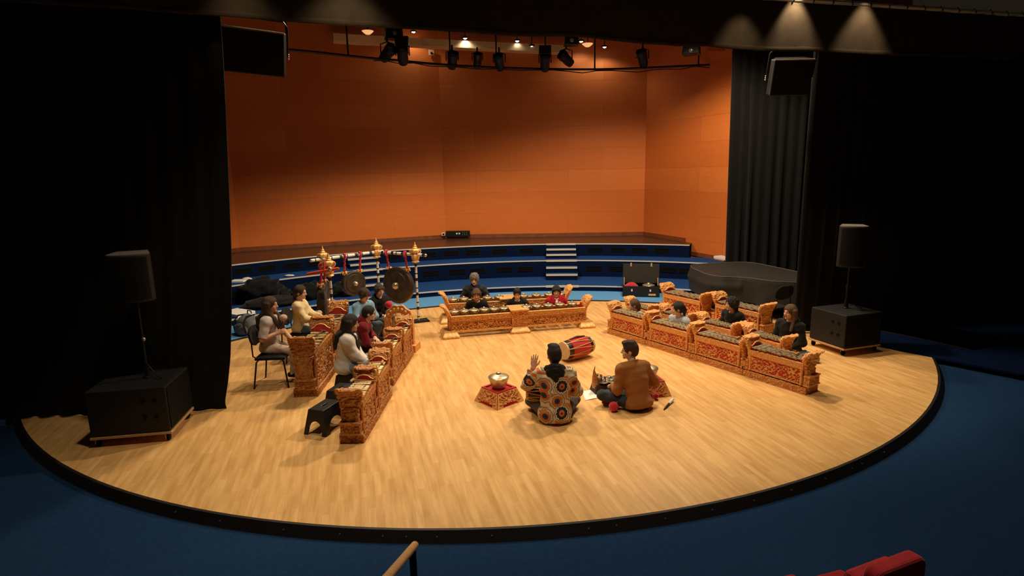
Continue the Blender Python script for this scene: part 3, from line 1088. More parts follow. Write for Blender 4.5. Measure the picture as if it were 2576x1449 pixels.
def gangsa(L, h, wy, nkeys, keym, label, group, gold='gold', thr=0.0, sc=16.0, back='red_lacquer', seed=1.0):
    r = thing('metallophone', label, 'metallophone', group=group)
    g = M[gold]
    q = 0.09                                     # plinth height
    carved_box(MB(), (0, 0, q / 2), (L + 0.0, wy * 1.04, q), 0.008, 0.008, 26, seed).build('plinth', g, r, smooth=50)
    xin = L / 2 - 0.075
    top = h * 0.735
    fz0, fz1 = q + 0.02, top - 0.085
    # trough body
    b = MB()
    b.box((0, 0, (q + top - 0.02) / 2), (2 * xin, wy * 0.62, top - 0.02 - q))
    b.build('body', M['brown_lacquer'] if back != 'red_lacquer' else M['red_lacquer'], r)
    y = -wy * 0.36
    MB().box((0, y, (fz0 + fz1) / 2), (2 * xin, 0.012, fz1 - fz0)).build('panel_backing', M[back], r)
    relief(MB(), 2 * xin - 0.01, fz1 - fz0, y - 0.016, (fz0 + fz1) / 2, res=0.0072, thr=thr, seed=seed, sc=sc, border=0.018).build('carved_panel', g, r, smooth=50)
    o = relief(MB(), 2 * xin - 0.01, fz1 - fz0, y - 0.016, (fz0 + fz1) / 2, res=0.016, thr=thr, seed=seed + 9, sc=sc)
    o.v = [(-a, -c, d) for a, c, d in o.v]
    o.build('carved_panel', g, r, smooth=50)
    for s in (-1, 1):
        carved_box(MB(), (0, s * wy * 0.40, top - 0.045), (2 * xin + 0.02, 0.05, 0.075), 0.012, 0.005, 20, seed + s).build('rail', g, r, smooth=50)
    for s in (-1, 1):
        x0 = s * (L / 2 - 0.045)
        end_board(s, h, wy * 1.05, x0, g, seed + s, r)
        m = MB()
        carved_box(m, (s * (L / 2 - 0.012), 0, q + 0.09), (0.075, wy * 0.84, 0.11), 0.008, 0.009, 25, seed + 2 * s)
        m.box((s * (L / 2 - 0.008), 0, q + 0.155), (0.085, wy * 0.92, 0.018))
        m.box((s * (L / 2 - 0.008), 0, q + 0.028), (0.085, wy * 0.95, 0.02))
        m.build('pedestal', g, r, smooth=50)
        for sy in (-1, 1):
            MB().lathe([(0.022, 0), (0.026, 0.012), (0.017, 0.03), (0.019, 0.5 * (top - q)), (0.017, top - q - 0.12), (0.025, top - q - 0.1), (0.02, top - q - 0.08)], 12, c=(s * (xin - 0.012), sy * wy * 0.42, q + 0.02)).build('colonette', g, r, smooth=50)
    kw = (2 * xin - 0.06) / nkeys
    proto = None
    for k in range(nkeys):
        x = -xin + 0.03 + kw * (k + 0.5)
        ln = wy * (0.98 - 0.22 * k / (nkeys - 1))
        w2 = kw * 0.46
        sec = [(-w2, -0.004), (w2, -0.004), (w2, 0.004), (w2 * 0.45, 0.014), (-w2 * 0.45, 0.014), (-w2, 0.004)]
        mm = Matrix(((1, 0, 0), (0, 0, 1), (0, 1, 0)))
        if proto is None:
            proto = MB().prism(sec, -0.5, 0.5, mtx=mm).build('key', keym, r, bevel=0.0)
            kk = proto
        else:
            kk = proto.copy()
            COL.objects.link(kk)
            kk.parent = r
        kk.scale = (1, ln, 1)
        kk.location = (x, 0, top + 0.028 + 0.003 * math.sin(k * 2.3))
        kk.rotation_euler = (R_(2 * math.sin(k * 1.7)), R_(9), 0)
    for sy in (-1, 1):
        MB().tube([(-xin + 0.015 + (2 * xin - 0.03) * i / (2 * nkeys), sy * wy * 0.24, top + 0.036 + (0.012 if i % 2 else -0.006)) for i in range(2 * nkeys + 1)], 0.006, 6).build('key_cord', M['cord'], r, smooth=60)
    return r


GOLD_LABEL = 'carved gold metallophone with bronze keys'
# front row at the right
protoR = gangsa(0.95, 0.575, 0.29, 10, M['key_bronze'], 'x', 'front row of carved metallophones at the right', seed=1.0)
A, B = Vector((1.75, 10.62, 0)), Vector((3.87, 7.40, 0))
d = (B - A).normalized()
nb = Vector((-d.y, d.x, 0))
rz = math.atan2(d.y, d.x)
labs = ['red-fronted gold metallophone at the far end of the front right row, before the fair-haired girl',
        'red-fronted gold metallophone in the front right row, before the girl in the pale shirt',
        'third gold metallophone along the front right row, a pale mallet on its right keys',
        'nearest gold metallophone of the front right row, closest to the viewer']
ROWR = []
for i in range(4):
    c = A + d * (0.966 * (i + 0.5)) + nb * 0.165
    o = protoR if i == 0 else dup(protoR, c, rz, labs[i])
    o.location, o.rotation_euler, o['label'] = c, (0, 0, rz), labs[i]
    ROWR.append((c, rz))
# smaller second row
protoS = gangsa(0.76, 0.50, 0.25, 10, M['key_bronze'], 'x', 'second row of small carved metallophones at the right', seed=4.0)
pr = [(2.34, 11.44, 2.68, 10.77), (2.83, 10.77, 3.24, 10.05), (3.33, 10.0, 3.73, 9.38), (3.80, 9.22, 4.19, 8.52)]
labs = ['small carved gold metallophone mostly hidden behind the fair-haired girl', 'small carved gold metallophone behind the girl in the pale shirt',
        'small carved gold metallophone in front of the curly-haired person in black', 'small carved gold metallophone in front of the long-haired girl in the dark hoodie']
ROWS = []
for i, (x0, y0, x1, y1) in enumerate(pr):
    c = Vector(((x0 + x1) / 2, (y0 + y1) / 2, 0))
    a = math.atan2(y1 - y0, x1 - x0)
    o = protoS if i == 0 else dup(protoS, c, a, labs[i])
    o.location, o.rotation_euler, o['label'] = c, (0, 0, a), labs[i]
    ROWS.append((c, a))
# two taller ones behind
protoT = gangsa(1.12, 0.63, 0.34, 7, M['key_bronze'], 'x', 'large carved metallophones in the back row at the right', seed=7.0)
labs = ['large carved gold metallophone nearest the open black case, rear of the right group', 'large carved gold metallophone behind the curly-haired person in black']
ROWT = []
for i, (x0, y0, x1, y1) in enumerate([(3.23, 12.15, 3.83, 11.12), (3.99, 11.1, 4.53, 10.12)]):
    c = Vector(((x0 + x1) / 2, (y0 + y1) / 2, 0))
    a = math.atan2(y1 - y0, x1 - x0)
    o = protoT if i == 0 else dup(protoT, c, a, labs[i])
    o.location, o.rotation_euler, o['label'] = c, (0, 0, a), labs[i]
    ROWT.append((c, a))
# left inner row, players on stools
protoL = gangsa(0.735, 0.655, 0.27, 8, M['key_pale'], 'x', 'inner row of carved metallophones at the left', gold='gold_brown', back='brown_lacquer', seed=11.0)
labs = ['nearest carved metallophone of the left inner row, beside the two empty black stools', 'carved metallophone in the left inner row beside the girl in the white sweater',
        'carved metallophone in the left inner row beside the boy in maroon', 'farthest carved metallophone of the left inner row, by the small framed gong']
ROWL = []
for i, (yc, xc) in enumerate(((6.60, -1.845), (7.335, -1.83), (8.43, -1.86), (9.18, -1.83))):
    c = Vector((xc, yc, 0))
    o = protoL if i == 0 else dup(protoL, c, R_(90), labs[i])
    o.location, o.rotation_euler, o['label'] = c, (0, 0, R_(88.5)), labs[i]
    ROWL.append((c, R_(88.5)))
# left outer row, tall, players on chairs
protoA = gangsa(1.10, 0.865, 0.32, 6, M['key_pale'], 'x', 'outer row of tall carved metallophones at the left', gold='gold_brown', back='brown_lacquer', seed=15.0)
labs = ['tall carved metallophone before the girl in the grey tee, near end of left outer row', 'tall carved metallophone before the girl in the cream sweater, far end of left outer row']
ROWA = []
for i, (yc, xc) in enumerate(((8.235, -2.90), (9.36, -2.965))):
    c = Vector((xc, yc, 0))
    o = protoA if i == 0 else dup(protoA, c, R_(92), labs[i])
    o.location, o.rotation_euler, o['label'] = c, (0, 0, R_(93.2)), labs[i]
    ROWA.append((c, R_(93.2)))

# ------------------------------------------------------------------ mallets lying on the keys


def hammer(loc, rz, label, pitch=0.0, col='stick', ln=0.30, grp='wooden mallets lying on the keys', roll=0.0):
    r = thing('mallet', label, 'mallet', loc, rz, grp)
    r.rotation_euler = (roll, pitch, rz)
    MB().tube([(-ln / 2, 0, 0), (ln * 0.3, 0, 0), (ln / 2, 0, 0)], [0.007, 0.009, 0.01], 8).build('handle', M[col], r, smooth=60)
    MB().tube([(ln / 2 - 0.012, -0.055, 0), (ln / 2 - 0.012, -0.03, 0), (ln / 2 - 0.012, 0.03, 0), (ln / 2 - 0.012, 0.055, 0)], [0.012, 0.018, 0.018, 0.012], 10).build('head', M[col], r, smooth=60)
    return r


def on_keys(row, i, u, v, h, dz=0.062):
    c, a = row[i]
    return c + Vector((math.cos(a) * u - math.sin(a) * v, math.sin(a) * u + math.cos(a) * v, h * 0.735 + dz))


hammer(on_keys(ROWR, 2, 0.1, 0.03, .575), ROWR[2][1] + R_(8), 'pale mallet lying along the keys of the third front right metallophone')
hammer(on_keys(ROWR, 3, 0.09, 0.0, .575), ROWR[3][1] + R_(8), 'pale mallet lying along the keys of the nearest front right metallophone')
hammer(on_keys(ROWT, 0, 0.3, 0.0, .63), ROWT[0][1] + R_(25), 'short pale mallet on the keys of the back metallophone nearest the open case', ln=0.2)
hammer(on_keys(ROWL, 0, 0.2, -0.02, .655), R_(172), 'pale mallet laid across the keys of the nearest left inner metallophone', col='stick', ln=0.32)
hammer(on_keys(ROWL, 1, 0.16, 0.08, .655), R_(5), 'pale mallet laid across the keys beside the girl in white', col='stick', ln=0.34)
hammer(on_keys(ROWL, 2, 0.0, -0.02, .655), R_(80), 'dark mallet lying lengthwise on the keys beside the boy in maroon', col='stick_dark', ln=0.46)
hammer(on_keys(ROWL, 3, 0.0, -0.02, .655), R_(80), 'dark mallet lying lengthwise on the farthest left inner metallophone', col='stick_dark', ln=0.46)
hammer(on_keys(ROWA, 1, -0.1, 0.0, .865), R_(82), 'dark stick lying lengthwise on the tall metallophone before the girl in cream', col='stick_dark', ln=0.62)
hammer(on_keys(ROWA, 0, 0.05, 0.0, .865), R_(82), 'dark stick lying lengthwise on the tall metallophone before the girl in the grey tee', col='stick_dark', ln=0.62)

# ------------------------------------------------------------------ kettle-gong frames in the middle


def kettle(r, h, pm, parent, nm='bowl'):
    prof = [(r * .80, 0.0), (r * .86, h * .25), (r * .97, h * .72), (r, h * .80), (r * .96, h * .86), (r * .75, h * .95), (r * .45, h * 1.02), (r * .26, h * 1.05)]
    MB().lathe(prof, 26).build('bowl', pm, parent, smooth=35)
    MB().lathe([(r * .26, h * 1.04), (r * .23, h * 1.16), (r * .15, h * 1.24), (r * .04, h * 1.27), (0.0005, h * 1.272)], 18).build('boss', M['boss'], parent, smooth=60)


def flare_end(sg, h, wy, x0, m, seed, parent):
    """winged end of a kettle-gong frame: a stem that swells and folds outward"""
    ctl = [(0, .0, .045, .8), (0, .25, .045, .8), (.0, .45, .04, .76), (.02, .58, .038, .86), (.045, .70, .036, 1.0), (.065, .80, .034, 1.12), (.085, .89, .03, 1.15), (.115, .96, .024, 1.05), (.16, 1.0, .016, .85), (.19, .985, .005, .5)]
    n, ring = 72, 48
    vs, fs = [], []
    P = []
    for i in range(n + 1):
        s = i / n * (len(ctl) - 1)
        k = min(int(s), len(ctl) - 2)
        f = s - k
        P.append([ctl[k][q] + (ctl[k + 1][q] - ctl[k][q]) * f for q in range(4)])
    for i, (ox, fz, th, fw) in enumerate(P):
        a, b = P[max(i - 1, 0)], P[min(i + 1, n)]
        t = Vector((b[0] - a[0], 0, (b[1] - a[1]) * h)).normalized()
        nn = Vector((t.z, 0, -t.x))
        for k in range(ring):
            an = 2 * PI * k / ring
            u = math.copysign(abs(math.cos(an)) ** .5, math.cos(an))
            v = math.copysign(abs(math.sin(an)) ** .5, math.sin(an))
            y = u * wy / 2 * fw
            d2 = 0.010 * swirl(y + 3 * (v > 0), fz * h, seed, 20)
            p = Vector((ox, y, fz * h + 0.09)) + nn * (v * (th + d2))
            vs.append((sg * p.x + x0, p.y, p.z))
    for i in range(n):
        for k in range(ring):
            l = (k + 1) % ring
            fs.append((i * ring + k, i * ring + l, (i + 1) * ring + l, (i + 1) * ring + k))
    fs += [tuple(range(ring)), tuple(range((n + 1) * ring - 1, n * ring - 1, -1))]
    MB().add(vs, fs).build('end_wing', m, parent, smooth=50)
    MB().box((x0 - sg * 0.03, 0, 0.09 + h * .66), (0.02, wy * .55, h * .2), taper=0.5).build('crest_panel', M['red_lacquer'], parent)


def lotus_foot(x, s, parent):
    mb = MB()

    def fn(u, v):
        z = v * s[2]
        prof = 1.0 - 0.22 * v ** 2 + 0.05 * math.sin(v * PI * 2)
        per = u * 4
        k = int(per) % 4
        f = per - int(per)
        hx, hy = s[0] / 2 * prof, s[1] / 2 * prof
        cs = [(-hx, -hy), (hx, -hy), (hx, hy), (-hx, hy), (-hx, -hy)]
        px, py = cs[k][0] + (cs[k + 1][0] - cs[k][0]) * f, cs[k][1] + (cs[k + 1][1] - cs[k][1]) * f
        bul = 0.012 * abs(math.sin(f * PI * 4)) * (1 - v)
        nx, ny = [(0, -1), (1, 0), (0, 1), (-1, 0)][k]
        return Vector((x + px + nx * bul, py + ny * bul, z))
    mb.grid(fn, 96, 10)
    mb.box((x, 0, s[2] - 0.004), (s[0] * .76, s[1] * .76, 0.012))
    mb.build('lotus_foot', M['gold_bright'], parent, smooth=40)


def kettle_frame(x0, x1, h, wy, centre, label, loc, rz, seed):
    r = thing('kettle_gong_rack', label, 'gong frame', loc, rz)
    g = M['gold']
    secs = [(x0, -0.14), (0.14, x1)] if centre else [(x0, x1)]
    for s0, s1 in secs:
        xc, L = (s0 + s1) / 2, s1 - s0
        for sy in (-1, 1):
            y = sy * wy / 2
            MB().box((xc, y, 0.245), (L, 0.02, 0.27)).build('side_board', M['brown_lacquer'], r)
            m = relief(MB(), L, 0.17, -0.016, 0.20, res=0.008, thr=-0.35, seed=seed + s0, sc=21, depth=0.009, xc=0, border=0.016)
            m.v = [(a * -sy + xc, -b * -sy * 1.0 if False else (y + sy * abs(b)), c) for a, b, c in m.v]
            m.build('carved_panel', g, r, smooth=50)
            carved_box(MB(), (xc, y + sy * 0.005, 0.335), (L, 0.05, 0.08), 0.011, 0.008, 27, seed + 3).build('rail', g, r, smooth=50)
            carved_box(MB(), (xc, y + sy * 0.012, 0.113), (L, 0.05, 0.035), 0.012, 0.005, 20, seed + 5).build('skirt', M['gold_bright'], r, smooth=50)
            MB().box((xc, y, 0.388), (L, 0.06, 0.018)).build('ledge', M['gold_bright'], r, bevel=0.004)
        for sy in (-1, 1):
            MB().tube([(s0, sy * 0.07, 0.37), (s1, sy * 0.07, 0.37)], 0.008, 6).build('rest_cord', M['cord'], r)
    if centre:
        carved_box(MB(), (0, 0, 0.27), (0.3, wy + 0.08, 0.32), 0.008, 0.010, 22, seed + 8).build('centre_block', g, r, smooth=50)
        MB().box((0, 0, 0.437), (0.36, wy + 0.12, 0.03)).build('centre_cap', M['gold_bright'], r, bevel=0.008)
        lotus_foot(0, (0.36, wy + 0.2, 0.12), r)
    for s, x in ((-1, x0), (1, x1)):
        flare_end(s, h - 0.09, wy * 1.0, x, g, seed + s, r)
        lotus_foot(x + s * 0.02, (0.30, wy + 0.22, 0.12), r)
    return r


WY = 0.32
fa, fb = Vector((-1.24, 10.56, 0)), Vector((1.50, 11.16, 0))
dz_ = (fb - fa)
fl = dz_.length
fang = math.atan2(dz_.y, dz_.x)
fn_ = Vector((-math.sin(fang), math.cos(fang), 0))
fc = G(1310, 838) + fn_ * 0.24
fdir = Vector((math.cos(fang), math.sin(fang), 0))
x0, x1 = (fa + fn_ * .22 - fc).dot(fdir) + .1, (fb + fn_ * .22 - fc).dot(fdir) - .1
kettle_frame(x0, x1, 0.575, WY, True, 'long carved gold frame of kettle gongs, in front of the children facing the viewer', fc, fang, 21.0)
fk = [1148.5, 1172, 1196, 1222, 1246, 1271, 1329, 1356, 1384, 1414, 1444]
fy = [796, 791, 788, 786, 783, 781, 777, 776, 773, 771, 768]


def put_kettle(px, py, z, rad, lab, grp, fc, fdir):
    p = G(px, py, z + 0.06)
    u = (p - fc).dot(fdir)
    q = fc + fdir * u
    r = thing('kettle_gong', lab, 'gong', (q.x, q.y, z), random.random(), grp)
    kettle(rad, 0.10, M['pot_bronze'], r)
    return u


for i, (px, py) in enumerate(zip(fk, fy)):
    put_kettle(px, py, 0.378, 0.098, 'bronze kettle gong in the front frame, %s from the left' % ORD[i], 'kettle gongs in the front frame', fc, fdir)
# frame behind
ba, bb = G(1125, 806, 0.1), G(1436, 788, 0.1)
bang = math.atan2(bb.y - ba.y, bb.x - ba.x)
bdir = Vector((math.cos(bang), math.sin(bang), 0))
bn = Vector((-bdir.y, bdir.x, 0))
bcen = (ba + bb) / 2
bcen.z = 0
bc = bcen + bn * 0.36
bL = (bb - ba).length
kettle_frame(-bL / 2 + 0.05, bL / 2 - 0.05, 0.60, WY, True, 'second carved frame of kettle gongs, behind the children and before the grey-haired adult', bc, bang, 31.0)
for i, (px, py) in enumerate([(1142, 760), (1168, 757), (1199, 754), (1227, 751), (1255, 748), (1318, 746), (1347, 741), (1378, 739), (1407, 738)]):
    put_kettle(px, py, 0.378, 0.105, 'bronze kettle gong in the rear frame, %s from the left' % ORD[i], 'kettle gongs in the rear frame', bc, bdir)

# ------------------------------------------------------------------ the hanging gongs
ST = thing('gong_stand', 'gong stand of banded black and white posts and bars with gold finials', 'stand', (0, 0, 0))
posts = {'a': G(810, 617, 1.66), 'b': G(947, 602, 1.68), 'c': G(1043, 608, 1.66), 'd': G(822, 632, 1.66)}
posts['d'] = Vector((-3.22, 10.27, 1.66))
posts['a'] = Vector((-3.66, 11.35, 1.66))
posts['b'] = Vector((-2.82, 12.25, 1.70))


def banded(p0, p1, r, parent, nm, n, order=0):
    p0, p1 = Vector(p0), Vector(p1)
    MB().tube([p0, p1], r, 14).build(nm, M['white_band'], parent, smooth=60)
    L = (p1 - p0).length
    u = (p1 - p0).normalized()
    for k in range(n):
        c = p0 + u * (L * (k + 0.5 + 0.18 * (k % 2)) / n)
        h2 = 0.030 if k % 2 else 0.010
        MB().tube([c - u * h2, c + u * h2], r * 1.08, 14).build('black_band', M['black_band'], parent, smooth=60)


def finial(p, base, parent):
    z = p.z - base
    prof = [(0.05, 0.0), (0.075, 0.01), (0.07, 0.03), (0.05, 0.045), (0.065, 0.06), (0.075, 0.11), (0.07, 0.16), (0.05, 0.18), (0.06, 0.19), (0.085, 0.22), (0.09, 0.25), (0.07, 0.275), (0.045, 0.285), (0.05, 0.3), (0.03, 0.32), (0.034, 0.335), (0.018, 0.355), (0.02, 0.365), (0.010, 0.385), (0.012, 0.395), (0.001, 0.42)]
    sc = 1.0
    mb = MB().lathe(prof, 28)
    mb.v = [(x * (1 + 0.10 * math.sin(6 * math.atan2(y, x)) * (0.05 < zz < 0.28)), y * (1 + 0.10 * math.sin(6 * math.atan2(y, x)) * (0.05 < zz < 0.28)), zz) for x, y, zz in mb.v]
    o = mb.build('finial', M['gold_bright'], parent, smooth=50, loc=(p.x, p.y, z))
    for s in (-1, 1):
        MB().tube([(s * 0.06, 0, 0.17), (s * 0.1, 0, 0.19), (s * 0.115, 0, 0.23), (s * 0.095, 0, 0.26), (s * 0.08, 0, 0.245)], [0.012, 0.014, 0.013, 0.01, 0.006], 8).build('scroll', M['gold_bright'], o, smooth=60)


for k, p in posts.items():
    banded((p.x, p.y, 0.05), (p.x, p.y, p.z - 0.42), 0.024, ST, 'post', 8)
    finial(p, 0.42, ST)
    MB().box((p.x, p.y + 0.0, 0.03), (0.46, 0.16, 0.06), rz=0.4 if k == 'c' else 1.2, taper=0.8).build('foot', M['black_paint'], ST, bevel=0.012)
for p0, p1, ext in ((posts['a'], posts['b'], 0.26), (posts['b'], posts['c'], 0.26), (posts['d'], posts['a'], 0.2)):
    u = (p1 - p0)
    u.z = 0
    u.normalize()
    z = 1.40
    a = Vector((p0.x, p0.y, z)) - u * (ext if p0 is not posts['b'] else 0.05)
    b = Vector((p1.x, p1.y, z)) + u * (ext if p1 is not posts['a'] else 0.05)
    if p0 is posts['a']:
        b = Vector((p1.x, p1.y, z)) + u * 0.24
    banded(a, b, 0.03, ST, 'crossbar', 10)
    for e in (a, b):
        MB().sphere(e, 0.034).build('bar_end', M['steel'], ST, smooth=180)


def gong(c, r, face_dir, barz, label, spread):
    """hanging gong; face_dir = unit vector the boss points along"""
    f = Vector(face_dir).normalized()
    t = thing('hanging_gong', label, 'gong', (c.x, c.y, c.z))
    m = f.to_track_quat('Z', 'Y').to_matrix()
    prof = [(r * .94, -0.11), (r * 1.0, -0.02), (r * .985, 0.02), (r * .93, 0.035), (r * .75, 0.03), (r * .72, 0.042), (r * .5, 0.04), (r * .24, 0.05), (r * .19, 0.052), (0.001, 0.054)]
    MB().lathe(prof, 56, mtx=m, cap=False).build('disc', M['gong_dark'], t, smooth=40)
    MB().lathe([(r * .90, -0.11), (r * .95, -0.02), (0.001, 0.02)], 40, mtx=m, cap=False).build('inner_face', M['gong_dark'], t, smooth=40)
    MB().lathe([(r * .20, 0.05), (r * .185, 0.085), (r * .12, 0.115), (r * .05, 0.125), (0.0005, 0.126)], 28, mtx=m, cap=False).build('boss', M['boss'], t, smooth=60)
    side = Vector((0, 0, 1)).cross(f).normalized()
    for s in (-1, 1):
        a = Vector((0, 0, barz - c.z + 0.03)) + side * (s * spread) - f * 0.05
        b = Vector((0, 0, r * math.sqrt(max(0.05, 1 - (spread / r) ** 2)) - 0.02)) + side * (s * spread) - f * 0.07
        hang = MB()
        pts = [a + side * (0.045 * math.cos(q)) * 1.0 + f * (0.048 * math.sin(q)) + Vector((0, 0, 0.0)) for q in [i * PI / 6 for i in range(12)]]
        pts = [Vector((0, 0, barz - c.z)) + side * (s * spread) + f * (0.046 * math.cos(i * PI / 6)) + Vector((0, 0, 0.05 * math.sin(i * PI / 6))) for i in range(12)]
        hang.tube(pts, 0.02, 8, closed=True)
        tw = []
        for k in range(14):
            q = Vector((0, 0, barz - c.z - 0.05)).lerp(Vector((0, 0, b.z + 0.05)), k / 13) + side * (s * spread) - f * (0.05 * k / 13) + side * 0.008 * math.sin(k * 1.9)
            tw.append(q)
        hang.tube(tw, [0.018 + 0.006 * (k % 2) for k in range(14)], 8)
        h = hang.build('hanging_cord', M['red_cloth'], t, smooth=60)
        o = MB()
        for k in range(5):
            an = k * 2 * PI / 5
            o.tube([tw[-1], tw[-1] + (side * math.cos(an) + f * math.sin(an)) * 0.05 + Vector((0, 0, 0.035)), tw[-1] + (side * math.cos(an) + f * math.sin(an)) * 0.075 + Vector((0, 0, -0.01))], [0.012, 0.02, 0.003], 6)
        o.sphere(tw[-1] + Vector((0, 0, -0.02)), 0.03, 10, 6)
        o.build('flower_ornament', M['gold_bright'], h, smooth=60)


ab = (posts['b'] - posts['a'])
ab.z = 0
ab.normalize()
fA = Vector((ab.y, -ab.x, 0))
bcv = posts['c'] - posts['b']
bcv.z = 0
bcv.normalize()
fB = Vector((bcv.y, -bcv.x, 0))


def hit(px, py, p0, nrm):
    d = ray(px, py)
    o3 = Vector((0, 0, CAM_H))
    return o3 + d * ((p0 - o3).dot(nrm) / d.dot(nrm))


cA = hit(891, 713, posts['a'] + fA * 0.03, fA)
cB = hit(1000, 718, posts['b'] + fB * 0.03, fB)
gong(cA, 0.255, fA * 0.9 + Vector((0.15, -0.3, 0.02)), 1.40, 'middle-sized dark hanging gong with bright boss, left of the largest one', 0.17)
gong(cB, 0.385, fB * 0.9 + Vector((-0.25, -0.4, 0.02)), 1.40, 'largest dark hanging gong, at the right of the gong stand', 0.25)
da = posts['a'] - posts['d']
da.z = 0
da.normalize()
cD = (posts['d'] + posts['a']) / 2
cD = hit(822, 760, Vector((cD.x, cD.y - 0.22, 0)), Vector((0, -1, 0)))
gong(cD, 0.375, Vector((0.97, 0.12, 0.0)), 1.40, 'large dark hanging gong seen edge-on behind the girl in cream', 0.2)
p = GY(812, 683, 10.1)
r = thing('red_stick', 'red wrapped rod slung crosswise under the gold finial at the left', 'stick', p)
q0, q1 = GY(772, 690, 10.12) - p, GY(853, 675, 10.12) - p
MB().tube([q0, q0.lerp(q1, .05), q0.lerp(q1, .95), q1], [0.02, 0.028, 0.028, 0.02], 12).build('rod', mat('red orange paint', (0.6, 0.07, 0.02), 0.6), r, smooth=60)
MB().tube([(0.02, 0.0, 0.0), (0.03, 0.03, 0.1), (0.02, 0.06, 0.18)], 0.012, 8).build('sling', M['red_cloth'], r, smooth=60)

# small gong in a carved frame
fr = thing('framed_gong', 'small bronze gong hanging in a carved arched gold frame', 'gong', (-1.95, 9.82, 0), R_(-8))
g = M['gold']
fh, fw_ = 0.80, 0.5
out = []
for k in range(25):
    a = PI * k / 24
    rr = 1 + 0.05 * math.cos(a * 10)
    out.append((fw_ / 2 * math.cos(a) * rr, 0.53 + 0.27 * math.sin(a) * rr))
inn = [(0.155 * math.cos(PI * k / 24), 0.5 + 0.16 * math.sin(PI * k / 24)) for k in range(25)]
vs, fs = [], []
for y in (-0.03, 0.03):
    vs += [(x, y, z) for x, z in out] + [(x, y, z) for x, z in inn]
for k in range(24):
    fs += [(k, k + 1, 25 + k + 1, 25 + k), (50 + k, 75 + k, 75 + k + 1, 50 + k + 1), (k, 50 + k, 51 + k, k + 1), (25 + k, 26 + k, 76 + k, 75 + k)]
fs += [(0, 25, 75, 50), (24, 74, 99, 49)]
MB().add(vs, fs).build('arch', M['gold'], fr, bevel=0.01)
for k in range(9):
    a = PI * (k + 0.5) / 9
    MB().sphere((0.2 * math.cos(a), -0.034, 0.52 + 0.215 * math.sin(a)), 0.028, 10, 6, (1, 0.6, 1)).build('rosette', M['gold_bright'], fr, smooth=180)
for s in (-1, 1):
    carved_box(MB(), (s * 0.2, 0, 0.33), (0.1, 0.09, 0.42), 0.012, 0.007, 14, 3.0).build('post', g, fr, smooth=50)
carved_box(MB(), (0, 0, 0.06), (0.62, 0.3, 0.12), 0.014, 0.007, 14, 5.0).build('base', g, fr, smooth=50)
mg = Matrix.Rotation(R_(90), 3, 'X')
MB().lathe([(0.12, -0.05), (0.135, 0.0), (0.12, 0.015), (0.05, 0.02), (0.04, 0.045), (0.001, 0.05)], 28, c=(0, 0, 0.48), mtx=mg, cap=False).build('gong', M['pot_bronze'], fr, smooth=40)
MB().tube([(-0.06, 0, 0.59), (-0.05, 0, 0.66)], 0.006, 6).build('cord', M['cord'], fr)
MB().tube([(0.06, 0, 0.59), (0.05, 0, 0.66)], 0.006, 6).build('cord', M['cord'], fr)

# beater with a pale round head by the edge-on gong
b0 = GY(803, 787, 9.75)
bt = thing('gong_beater', 'gong beater with pale round head standing behind the tall metallophones', 'beater', (b0.x, b0.y, b0.z))
pale_felt = mat('pale felt', (0.62, 0.42, 0.28), 0.9, var=0.3)
MB().sphere((0, 0, 0), 0.052, 18, 12, (1, 1, .85)).build('head', pale_felt, bt, smooth=180)
MB().tube([(0, 0, -0.03), (0.02, 0.06, -b0.z + 0.002)], 0.012, 8).build('handle', M['steel'], bt, smooth=60)

# ------------------------------------------------------------------ instruments on the floor in front


def pot_stand(label, loc, rz, s=1.0):
    r = thing('gong_stand', label, 'stand', loc, rz)
    w0, w1, h = 0.235 * s, 0.165 * s, 0.185 * s
    for k in range(4):
        m = Matrix.Rotation(k * PI / 2, 3, 'Z')

        def fn(u, v):
            hw = w0 + (w1 - w0) * v
            x = (u * 2 - 1) * hw
            y = -hw
            e = min(min(u, 1 - u), min(v, 1 - v))
            q = swirl(abs(x), v * h, 41.0, 22 / s)
            d2 = 0.004 if e < 0.09 else (-0.012 if q < -0.05 else 0.005 * (0.6 + q))
            arch = (abs(u - .5) / .3) ** 2 + (v / .22) ** 2 < 1
            if arch:
                d2 = -0.02
            return m @ Vector((x, y - d2, v * h))
        MB().grid(fn, 40, 20).build('side_panel', M['gold'], r, smooth=50)
    MB().box((0, 0, h * 0.5), (w0 * 1.88, w0 * 1.88, h - 0.005), taper=w1 / w0).build('core', M['red_lacquer'], r)
    mb = MB()
    for k in range(4):
        m = Matrix.Rotation(k * PI / 2, 3, 'Z')
        mb.add([m @ Vector(q) for q in ((-w1, -w1, h), (w1, -w1, h), (w1 * .8, -w1 * .8, h), (-w1 * .8, -w1 * .8, h), (-w1, -w1, h + .012), (w1, -w1, h + .012), (w1 * .8, -w1 * .8, h + .012), (-w1 * .8, -w1 * .8, h + .012))], [(4, 5, 6, 7), (0, 1, 5, 4), (3, 7, 6, 2), (0, 3, 2, 1)])
    mb.build('top_frame', M['red_lacquer'], r)
    return r, h


pl = Vector((-0.20, 7.42, 0))
rz = R_(42)
r, h = pot_stand('carved red and gold pedestal under a kettle gong, left of the floral jacket', pl, rz)
k = thing('kettle_gong', 'single bronze kettle gong on the red carved pedestal, left of the floral jacket', 'gong', (pl.x, pl.y, h + 0.012))


def deep_pot(k):
    MB().lathe([(0.085, 0.0), (0.095, 0.012), (0.118, 0.075), (0.137, 0.128), (0.139, 0.14), (0.13, 0.15), (0.10, 0.162), (0.055, 0.176), (0.036, 0.18)], 32).build('bowl', M['pot_bronze'], k, smooth=35)
    MB().lathe([(0.036, 0.178), (0.032, 0.195), (0.02, 0.206), (0.001, 0.208)], 18).build('boss', M['boss'], k, smooth=60)


